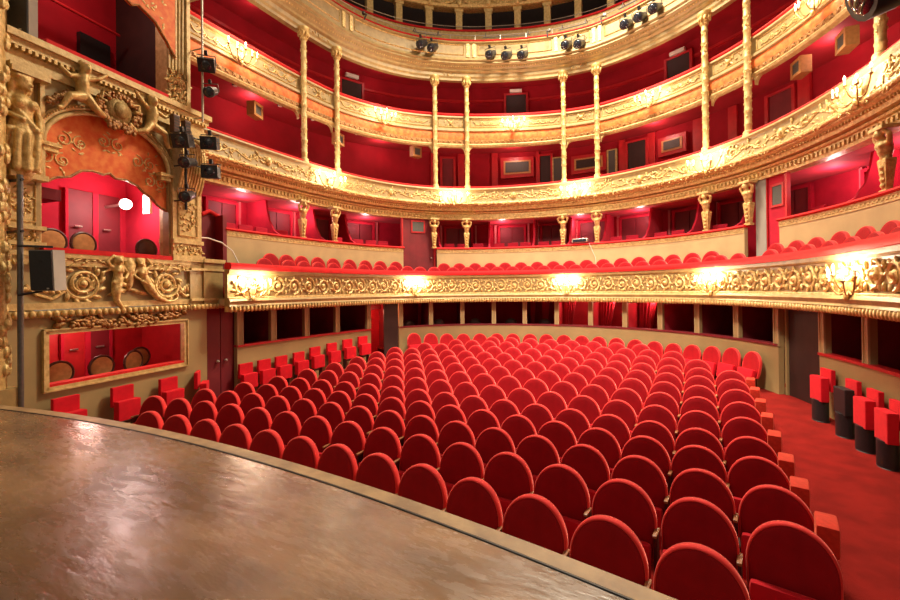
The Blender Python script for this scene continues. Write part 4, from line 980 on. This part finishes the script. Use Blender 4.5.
# tall caryatid
big = figure_mesh('figure', [((0, 0, .02), (0, 0, .55), .17, .19), ((0, 0, .55), (0, -.01, .80), .19, .14), ((0, -.01, .80), (0, -.02, 1.0), .13, .15), ((-.15, -.01, 1.04), (.15, -.01, 1.04), .07, .07), ((-.07, -.13, .98), (-.07, -.13, .98), .07, .07), ((.07, -.13, .98), (.07, -.13, .98), .07, .07),
    ((0, -.02, 1.08), (.01, -.04, 1.18), .06, .055), ((.02, -.06, 1.27), (.02, -.07, 1.33), .095, .09), ((.06, -.155, 1.27), (.065, -.165, 1.265), .02, .018), ((.05, -.12, 1.215), (.05, -.125, 1.21), .04, .03),
    ((-.09, -.02, 1.30), (-.10, .0, 1.18), .06, .05), ((-.10, .0, 1.18), (-.13, -.03, 1.02), .05, .035), ((.10, .0, 1.28), (.10, .0, 1.20), .05, .04), ((-.08, -.10, 1.38), (.08, -.10, 1.40), .04, .04), ((-.09, -.04, 1.39), (.09, -.02, 1.41), .06, .06),
    ((-.18, -.01, 1.02), (-.22, -.05, .82), .05, .045), ((-.22, -.05, .82), (-.06, -.17, .74), .042, .035), ((.18, -.01, 1.02), (.23, .0, .84), .05, .045), ((.23, .0, .84), (.20, -.08, .66), .042, .035),
    ((-.15, -.08, .98), (.12, -.17, .62), .03, .045), ((-.10, -.10, .90), (.17, -.14, .50), .028, .04), ((.14, -.15, .58), (.10, -.17, .05), .045, .05), ((.0, -.19, .52), (.0, -.18, .03), .04, .05), ((-.10, -.17, .56), (-.12, -.15, .04), .04, .05), ((.18, -.06, .5), (.19, -.05, .05), .04, .05), ((-.17, -.08, .55), (-.19, -.05, .05), .04, .05),
    ((.18, -.10, .64), (-.18, -.10, .58), .05, .05)], 'gold', .014, 2)
cy = thing('caryatid', 'tall gilt draped caryatid woman on a panelled pier beside the stage box', 'caryatid', kind='thing')
addmesh('figure', big, cy, L(-.27, -.05, 4.24), LROT)
mb = MB(); lbox(mb, -.43, .02, .02, .2, 3.1, 5.8); lbox(mb, -.43, .02, -.16, .2, 4.16, 4.24); lbox(mb, -.43, .03, -.20, .2, 5.66, 5.74); lbox(mb, -.43, .02, -.16, .2, 5.74, 5.80); lbox(mb, -.43, .02, -.10, .2, 3.42, 3.48); lbox(mb, -.43, .02, -.10, .2, 3.18, 3.24)
lbox(mb, -.03, .03, -.06, .2, 4.24, 5.66); mb.build('pier', 'goldpale', cy)
mb = MB(); f = lf(.015)
lay(mb, [(-.36, 3.55), (-.36, 4.1), (-.06, 4.1), (-.06, 3.55), (-.36, 3.55)], .02, f)
foliage(mb, -.32, -.10, 3.82, .5, .0, 8, 120, f, .8); foliage(mb, -.4, 0, 3.33, .12, 0, 9, 60, f, .8)
mb.build('panel_relief', 'gold', cy, True)
# stage-side frame of the proscenium
pf = thing('proscenium_frame', 'gilt leaf-wrapped frame of the proscenium at the stage edge', 'frame', kind='thing')
mb = MB(); mb.tube([L(-.66, -.08, 1.15), L(-.66, -.08, 9.4)], .20, 14); mb.build('shaft', 'gold', pf, True)
mb = MB(); rnd = random.Random(21)
for k in range(420):
    a = rnd.random() * PI * 2; z = 1.2 + 8 * rnd.random(); c = L(-.66, -.08, z)
    mb.ell(c + Vector((.2 * math.cos(a), .2 * math.sin(a), 0)), (.05, .05, .09), 5, 4)
mb.build('leaf_wrap', 'goldrelief', pf, True)
mb = MB(); lbox(mb, -.95, -.40, -.30, .12, 0, 1.15); mb.build('plinth', 'creampanel', pf)
# far pilaster of the stage box
pr_ = thing('pilaster', 'gilt ornate pilaster with console scroll between stage box and horseshoe', 'pilaster', kind='thing')
mb = MB(); lbox(mb, 2.12, 2.78, -.06, .3, 3.1, 5.8); lbox(mb, 2.08, 2.82, -.12, .3, 3.1, 3.22); lbox(mb, 2.10, 2.80, -.10, .3, 3.46, 3.54); lbox(mb, 2.06, 2.84, -.16, .3, 5.62, 5.8); mb.build('shaft', 'goldpale', pr_)
mb = MB(); f = lf(-.07)
lay(mb, [(2.24, 3.62), (2.24, 4.5), (2.66, 4.5), (2.66, 3.62), (2.24, 3.62)], .022, f)
foliage(mb, 2.28, 2.62, 4.05, .8, 0, 31, 130, f, .8); foliage(mb, 2.14, 2.76, 3.34, .18, 0, 32, 60, f, .9)
for k in range(9): mb.tube([L(2.20 + k * .062, -.10 - .16 * math.sin(t / 8 * PI * .8), 4.55 + .13 * t - (k - 4) ** 2 * .004) for t in range(9)], .03, 6)
lay(mb, spiral(2.45, 5.42, .24, 1.8, 0, 1, 30), .05, lf(-.22), 7); foliage(mb, 2.16, 2.74, 5.35, .5, 0, 33, 70, lf(-.24), 1.2)
mb.build('console_relief', 'gold', pr_, True)
pu = thing('pilaster', 'fluted gilt pilaster beside the upper stage box with leafy base', 'pilaster', kind='thing')
mb = MB(); lbox(mb, 2.06, 2.50, .0, .3, 6.28, 9.6)
for k in range(6): mb.tube([L(2.10 + k * .072, -.01, 6.95), L(2.09 + k * .083, -.01, 9.5)], .030, 6)
lbox(mb, 2.46, 2.54, -.06, .3, 6.28, 9.6); mb.build('fluted_shaft', 'goldpale', pu)
mb = MB(); foliage(mb, 2.08, 2.48, 6.62, .62, 0, 41, 220, lf(-.03), 1.2); mb.build('leaf_relief', 'gold', pu, True)
lv = thing('lambrequin', 'orange and gold scalloped lambrequin in the upper stage box beside the fluted pilaster', 'valance')
lowu = [(-.1, 7.30), (.3, 7.45), (.8, 7.50), (1.05, 7.62), (1.2, 7.78), (1.34, 7.72), (1.46, 7.80), (1.62, 7.74), (1.78, 7.68), (1.9, 7.54), (2.0, 7.44), (2.1, 7.30), (2.2, 7.2)]
lowu = [(s_, z + (.18 if s_ < 1.1 else 0)) for s_, z in lowu]
curtain(lv, lowu, [(-.1, 9.4), (2.2, 9.4)], -.06, 'fabric', 'orange')
mb = MB(); mb.tube([L(s_, -.07, z) for s_, z in lowu], .022, 6); mb.build('fringe', 'goldbronze', lv, True)
mb = MB(); f = lf(-.065); rnd = random.Random(19)
for k in range(90):
    s_ = .9 + 1.1 * rnd.random(); z0_ = float(np.interp(s_, [q[0] for q in lowu], [q[1] for q in lowu])) + .14; leaf(mb, s_, z0_ + .9 * rnd.random(), rnd.random() * 6.3, .09, .04, .008, f)
mb.build('embroidery', 'goldrelief', lv, True)
gc = thing('corner_moulding', 'stepped gilt corner moulding above the upper lambrequin', 'moulding')
mb = MB(); mb.tube([L(1.60, .02, 8.6), L(1.75, .02, 8.45), L(1.8, .02, 8.2), L(1.95, .02, 8.1), L(2.0, .02, 7.8)], .05, 6); mb.tube([L(1.72, .0, 8.8), L(1.9, .0, 8.55), L(2.02, .0, 8.25)], .04, 6); mb.build('moulding', 'goldpale', gc)
# return wall behind the pilasters down to the horseshoe
mb = MB(); lbox(mb, 2.84, 2.95, .25, 2.2, 2.2, 5.6); lbox(mb, 2.64, 2.72, .3, 2.4, 5.6, 12); struct('wall_return', mb, 'redwall', 'dark red return wall between stage box and horseshoe', 'wall')
dp = thing('stair_partition', 'dark red curved stair partition beside the stage box pilaster', 'partition')
mb = MB(); rbox(mb, 1.15, 1.56, .3, .38, 2.6, 4.35); rbox(mb, 1.48, 1.58, -.02, .4, 2.6, 4.3); mb.build('panel', 'reddoor', dp)
mb = MB(); mb.tube([P(1.15, .28, 4.3), P(1.35, .28, 4.4), P(1.55, .2, 4.28)], .05, 8); mb.build('velvet_cap', 'rail', dp, True)
mb = MB(); mb.tube([P(.55, -.25, 3.66), P(.95, -.25, 3.68), P(1.25, -.3, 3.60), P(1.45, -.4, 3.42), P(1.55, -.5, 3.10)], .016, 8); tag(mb.build('stair_handrail', 'white', None, True), 'pale curved handrail descending to the balcony beside the pedestal', 'handrail', kind='thing')

# ------------------------------------------------------------------ loose things on the stage side
def cabinet(name, label, c, w, d, h, rz, tiltx=0):
    r = thing(name, label, 'speaker', c, rz); r.rotation_euler = (tiltx, 0, rz)
    mb = MB(); o = [(-w / 2, -d / 2), (w / 2, -d / 2), (w * .44, d / 2), (-w * .44, d / 2)]
    mb.loft([[(x, y, z) for x, y in o] for z in (-h / 2, h / 2)]); mb.build('cabinet', 'boxgrey', r)
    mb = MB(); mb.rbox((0, -d / 2 - .01, 0), (w * .96, .025, h * .96), .006); mb.build('grille', 'black', r)
    mb = MB(); mb.box((0, -d / 2 - .024, h * .22), (w * .14, .006, .03)); mb.build('badge', 'gap', r)
    mb = MB(); mb.rbox((w * .28, -d / 2 - .026, -h * .44), (.03, .006, .02), .002); mb.build('corner_stud', 'silver', r)
    return r
spp = L(-.20, -.55, 2.80)
cabinet('loudspeaker', 'grey and black loudspeaker clamped to the tall pole before the stage box', spp, .30, .24, .58, LROT - 1.15, .06)
cabinet('loudspeaker', 'pale grey loudspeaker standing on the ledge of the upper stage box', L(-.20, .14, 6.75), .40, .30, .92, LROT - .90)
po = thing('lighting_pole', 'tall dark pole in front of the olive wall carrying a loudspeaker', 'pole')
p0 = L(-.40, -.30, 0)
mb = MB(); mb.tube([p0 + Vector((0, 0, .0)), p0 + Vector((0, 0, 4.15))], .035, 10); mb.build('tube', 'grey', po, True)
mb = MB()
for z in (3.35, 4.08): mb.tube([L(-.40, .05, z), L(-.40, -.36, z)], .02, 6)
mb.tube([L(-.45, -.34, 3.14), L(-.15, -.55, 3.14)], .018, 6); mb.tube([L(-.45, -.34, 2.45), L(-.25, -.5, 2.5)], .018, 6); mb.build('bracket', 'black', po)
mb = MB(); mb.lathe([(.12, 0), (.12, .015), (.03, .02)], 16, p0 + Vector((0, 0, -.0))); mb.build('base', 'black', po)
pu2 = thing('lighting_pole', 'thin upright pipe beside the fluted pilaster carrying two spotlights', 'pole')
q0 = L(2.58, -.34, 0)
mb = MB(); mb.tube([q0 + Vector((0, 0, 6.0)), q0 + Vector((0, 0, 9.4))], .022, 8); mb.build('tube', 'silver', pu2, True)
mb = MB()
for z in (6.1, 7.55, 8.6): mb.tube([L(2.58, .02, z), L(2.58, -.36, z)], .015, 6)
mb.build('bracket', 'silver', pu2)
pc = thing('lighting_pole', 'short upright pipe on the pilaster behind the cluster of spotlights', 'pole')
mb = MB(); mb.tube([L(2.16, -.36, 4.1), L(2.16, -.36, 5.75)], .025, 8); mb.build('tube', 'black', pc)
mb = MB()
for z in (4.3, 5.0, 5.6): mb.tube([L(2.16, -.02, z), L(2.16, -.38, z)], .015, 6)
for z in (5.58, 5.02): mb.tube([L(2.10, -.36, z), L(2.66, -.36, z + .03)], .015, 6)
mb.build('bracket', 'black', pc)
CT = Vector((1.5, 1.5, 2.2))
for s_, off, z, sq, lab, tg in [(2.60, -.45, 7.20, True, 'square black spotlight high on the thin pipe beside the fluted pilaster', (0, 3, 2)), (2.70, -.45, 6.68, False, 'round black spotlight low on the thin pipe beside the fluted pilaster', (1, 0, 1.2)),
                            (2.62, -.50, 5.55, True, 'square black spotlight at the upper outer corner of the pilaster cluster', (1.5, 0, 3)), (2.62, -.52, 4.95, True, 'square black spotlight at the middle outer side of the pilaster cluster', (1.5, 0, 3.5)),
                            (2.12, -.48, 5.02, False, 'round black spotlight with open lens in the middle of the pilaster cluster', (0, -1, 2)), (2.04, -.46, 5.42, True, 'square black spotlight at the top inner side of the pilaster cluster', (0, -1, 2)),
                            (2.12, -.46, 4.36, False, 'small round black spotlight at the bottom of the pilaster cluster', (1, 0, 1))]:
    p = L(s_, off, z); spot('stage_spotlight', lab, p, Vector(tg) - p, 1.2 if sq else 1.05, 'spotlights by the stage box', sq)
for s_, z, lab in ((1.98, 5.75, 'dark upright colour scroller box at the top of the pilaster cluster, inner one'), (2.22, 5.72, 'dark upright colour scroller box at the top of the pilaster cluster, outer one')):
    t = thing('dimmer_box', lab, 'box', L(s_, -.30, z), LROT)
    mb = MB(); mb.rbox((0, 0, 0), (.13, .12, .34), .01); mb.build('case', 'chairwood', t)
    mb = MB()
    for k in range(5): mb.box((0, -.062, -.12 + .06 * k), (.10, .008, .02))
    mb.build('vent', 'black', t)
# two stage lamps close by on a boom
bm_ = thing('boom_stand', 'black boom stand just beyond the picture edge holding two lamps', 'stand')
bp = Vector((4.42, 4.72, 0))
mb = MB(); mb.tube([bp + Vector((0, 0, ZS + .004)), bp + Vector((0, 0, 4.3))], .022, 8); mb.build('pole', 'black', bm_)
mb = MB(); mb.lathe([(.18, 0), (.18, .02), (.03, .03)], 16, bp + Vector((0, 0, ZS + .004))); mb.build('base', 'black', bm_)
mb = MB(); mb.tube([bp + Vector((0, 0, 4.02)), bp + Vector((-.26, .62, 4.02))], .016, 6); mb.tube([bp + Vector((0, 0, 3.60)), bp + Vector((-.18, .58, 3.60))], .016, 6); mb.build('arm', 'black', bm_)

# ------------------------------------------------------------------ chairs in the boxes
def box_chair(z0=0):
    r = thing('medallion_chair', 'x', 'chair')
    mb = MB(); RX = Matrix.Rotation(math.radians(90), 3, 'X')
    pts = [(.205 * math.cos(PI * 2 * t / 24), .045, .78 + .20 * math.sin(PI * 2 * t / 24)) for t in range(25)]
    mb.tube(pts, .022, 6); mb.build('back_frame', 'chairwood', r, True)
    mb = MB(); mb.ell((0, .04, .78), (.195, .04, .19), 20, 10); mb.build('backrest', 'tan', r, True)
    mb = MB(); mb.rbox((0, -.18, .45), (.42, .42, .09), .035); mb.build('seat', 'tan', r, True)
    for x, y in ((-.17, -.34), (.17, -.34), (-.17, .03), (.17, .03)):
        mb = MB(); mb.tube([(x, y, 0), (x, y, .42)], [.014, .022], 8); mb.build('leg', 'chairwood', r, True)
    return r
ch = box_chair()
for i, (s_, off, rz, lab) in enumerate([(.48, .50, PI, 'tan medallion chair nearest the stage inside the low framed stage box'), (1.13, .50, PI, 'tan medallion chair in the middle of the low framed stage box'), (1.72, .55, PI + .2, 'tan medallion chair towards the far end of the low framed stage box'), (2.14, .95, PI, 'tan medallion chair half hidden behind another in the low framed stage box')]):
    put(ch, L(s_, off, .35), LROT + rz, lab, 'chairs in the framed stage box')
for i, (s_, off, rz, lab) in enumerate([(.42, .55, PI, 'tan medallion chair behind the rail of the arched stage box, nearest the caryatid'), (.88, .55, PI + .1, 'tan medallion chair behind the rail of the arched stage box, second from the caryatid')]):
    put(ch, L(s_, off, 2.55), LROT + rz, lab, 'chairs in the arched stage box')
chd = box_chair()
for c in kids(chd):
    if c.name.startswith('backrest'): c.data.materials[0] = M['chairwood']
put(chd, L(2.0, .55, 2.55), LROT + PI, 'dark-backed chair behind the rail of the arched stage box by the pilaster', 'chairs in the arched stage box')
# square backed chairs of the lower boxes
bc = thing('box_chair', 'x', 'chair')
mb = MB(); mb.rbox((0, 0, .75), (.40, .06, .34), .02); mb.build('backrest', 'redlit', bc)
mb = MB(); mb.rbox((0, -.2, .44), (.42, .42, .08), .02); mb.build('seat', 'redlit', bc)
for x, y in ((-.17, -.36), (.17, -.36), (-.17, 0), (.17, 0)):
    mb = MB(); mb.tube([(x, y, 0), (x, y, .6 if y == 0 else .41)], .016, 6); mb.build('leg', 'chairwood', bc)
for i, u in enumerate([2.1, 2.6, 3.08, 3.74, 5.75, 6.52, 6.98, 7.42, 9.74, 10.2, 10.75, 11.5, 11.98, 12.42, 13.05, 13.5, 15.4, 15.9, 16.75, 17.25, 18.4, 20.85, 22.3]):
    put(bc, P(u, .68, 3.32 + (.02 if u < 8 else 0)), rot(u) + random.uniform(-.15, .15), 'square red chair back showing over the box parapet rail, ' + ordn(i + 1) + ' from the proscenium', 'chairs of the lower boxes')
# silver equipment case on the parapet of the centre bay
eq = thing('floodlight', 'silver floodlight lying on the parapet rail between the two middle caryatids', 'light')
mb = MB(); mb.rbox((0, 0, .10), (.55, .30, .16), .05); mb.build('housing', 'silver', eq)
mb = MB(); mb.rbox((0, -.155, .10), (.46, .02, .10), .008); mb.build('glass', 'lens', eq)
eq.location = P(14.42, .06, 4.02); eq.rotation_euler.z = rot(14.42)
mb = MB(); mb.tube([P(14.75, -.07, 4.0), P(14.85, -.05, 3.75), P(14.95, -.03, 3.5), P(14.98, -.05, 3.2)], .008, 6); tag(mb.build('power_cable', 'white'), 'thin pale cable hanging down the cream parapet from the floodlight', 'cable', kind='thing')
# dark chairs inside the ground floor boxes
for i, u in enumerate([2.05, 3.0, 4.2, 5.4, 8.2, 9.3, 10.6, 11.9, 13.1, 23.1, 24.3]):
    put(chd, P(u, .25, .36), rot(u), 'dark chair inside the unlit ground floor boxes, ' + ordn(i + 1) + ' from the proscenium', 'chairs in the ground floor boxes')
# red curtains in the lit ground floor boxes
for i, (u0, u1) in enumerate([(13.0, 13.3), (13.75, 14.2), (14.95, 15.5), (16.2, 16.8), (8.55, 8.68), (12.6, 12.8)]):
    mb = MB(); n = 16; rows_ = []
    for z, k in ((1.0, .6), (1.4, .75), (2.15, 1.0)):
        rows_.append([P(u0 + (u1 - u0) * t / n * k, .35 + .05 * math.sin(t * 2.2), z) for t in range(n + 1)] + [P(u0 + (u1 - u0) * t / n * k, .38 + .05 * math.sin(t * 2.2), z) for t in range(n, -1, -1)])
    mb.loft(rows_); tag(mb.build('box_curtain', 'redlit', None, True), 'red curtain gathered inside a ground floor box, ' + ordn(i + 1) + ' in the row', 'curtain', 'curtains in the ground floor boxes')

# ------------------------------------------------------------------ lights
def alight(name, loc, tgt, size, e, col, spread=180):
    l = bpy.data.lights.new(name, 'AREA'); l.spread = math.radians(spread); l.shape = 'DISK'; l.size = size; l.energy = e; l.color = col
    o = bpy.data.objects.new(name, l); COL.objects.link(o); o.location = loc
    o.rotation_euler = (Vector(tgt) - Vector(loc)).to_track_quat('-Z', 'Y').to_euler(); return o
alight('overhead_rear_light', (.2, 14.5, 14.4), (.2, 14.2, 0), 2.4, 2000, (1, .86, .64), 132)  # unseen overhead source, set back so the balcony shades the wall seats
alight('stage_fill_light', (1, -3, 8.5), (0, 9, 3), 4, 60, (1, .84, .66))  # unseen fill added over the stage to lift its floor and the house
alight('far_rows_fill_light', (.5, 6.6, 10.2), (.3, 14.5, .9), 2.0, 480, (1, .84, .66), 66)  # added fill, unseen, reaching the fronts of the far rows but not the near
plight('arcade_fill_light', (0, 12.0, 13.0), 420, (1, .85, .62), .3)  # unseen point fill added to brighten the arcade
plight('globe_light', L(2.0, 1.1, 4.28), 70, (1, .78, .72), .12)
plight('upper_box_fill_light', L(1.0, .9, 8.6), 45, (1, .7, .55), .15)  # fill added inside the upper box to brighten its red wall, source unseen
plight('framed_box_light', L(1.2, .9, 1.85), 30, (1, .6, .5), .1)
plight('exit_light', P(6.5, .1, 1.9), 90, (1, .35, .2), .1)
for u in (14.3, 15.5, 16.7): plight('ground_box_light', P(u, .3, 2.0), 22, (1, .5, .36), .08)
for u in (2.8, 4.6, 7.0, 11.6, 14.2, 16.0, 20.8, 22.4): plight('box_ceiling_light', P(u, 1.1, 4.9), 28 if u < 5 or u > 19 else 22, (1, .62, .62), .08)
for u in (3, 7.5, 12, 16.5, 21): plight('tier_ceiling_light', P(u, .9, 7.8), 24, (1, .65, .55), .1)
for u in (3, 7.5, 12, 16.5, 21): plight('upper_tier_light', P(u, .9, 10.4), 5, (1, .65, .55), .1)
w = bpy.data.worlds.new('World'); S.world = w; w.use_nodes = True
w.node_tree.nodes['Background'].inputs['Color'].default_value = (1, .80, .58, 1); w.node_tree.nodes['Background'].inputs['Strength'].default_value = .25

# ------------------------------------------------------------------ camera
cd = bpy.data.cameras.new('Camera'); cam = bpy.data.objects.new('Camera', cd); COL.objects.link(cam); S.camera = cam
F_PX = 423.1448
cd.sensor_width = 36; cd.lens = F_PX * 36 / 900; cd.shift_y = (287.007 - 300) / 900; cd.clip_start = .05
Rv = Vector((.8768003963, .4807379848, -.0105856072)); Uv = Vector((.0119927188, .00014482994, .9999280743)); Fv = Vector((-.4807049405, .8768642820, .0056383684))
mtx = Matrix((Rv, Uv, -Fv)).transposed().to_4x4(); mtx.translation = Vector((3.1234240682, 2.8106046590, 2.4644442320))
cam.matrix_world = mtx
# two lamps on the boom, built last so that they aim past the camera
for d, tg, sz, lab in ((Vector((4.01, 5.32, 3.80)), (1.0, 5.0, 2.9), 1.15, 'large blurred dark stage lamp at the upper corner of the picture above the bright sconce'), (Vector((4.22, 5.33, 3.47)), (1.0, 5.2, 2.4), .8, 'dark stage lamp hanging below the large one on the boom')):
    spot('stage_lamp', lab, d, Vector(tg) - d, sz, 'lamps on the boom')

S.view_settings.view_transform = 'Standard'; S.view_settings.look = 'None'; S.view_settings.gamma = 1; S.view_settings.use_curve_mapping = False
S.view_settings.exposure = 0.0
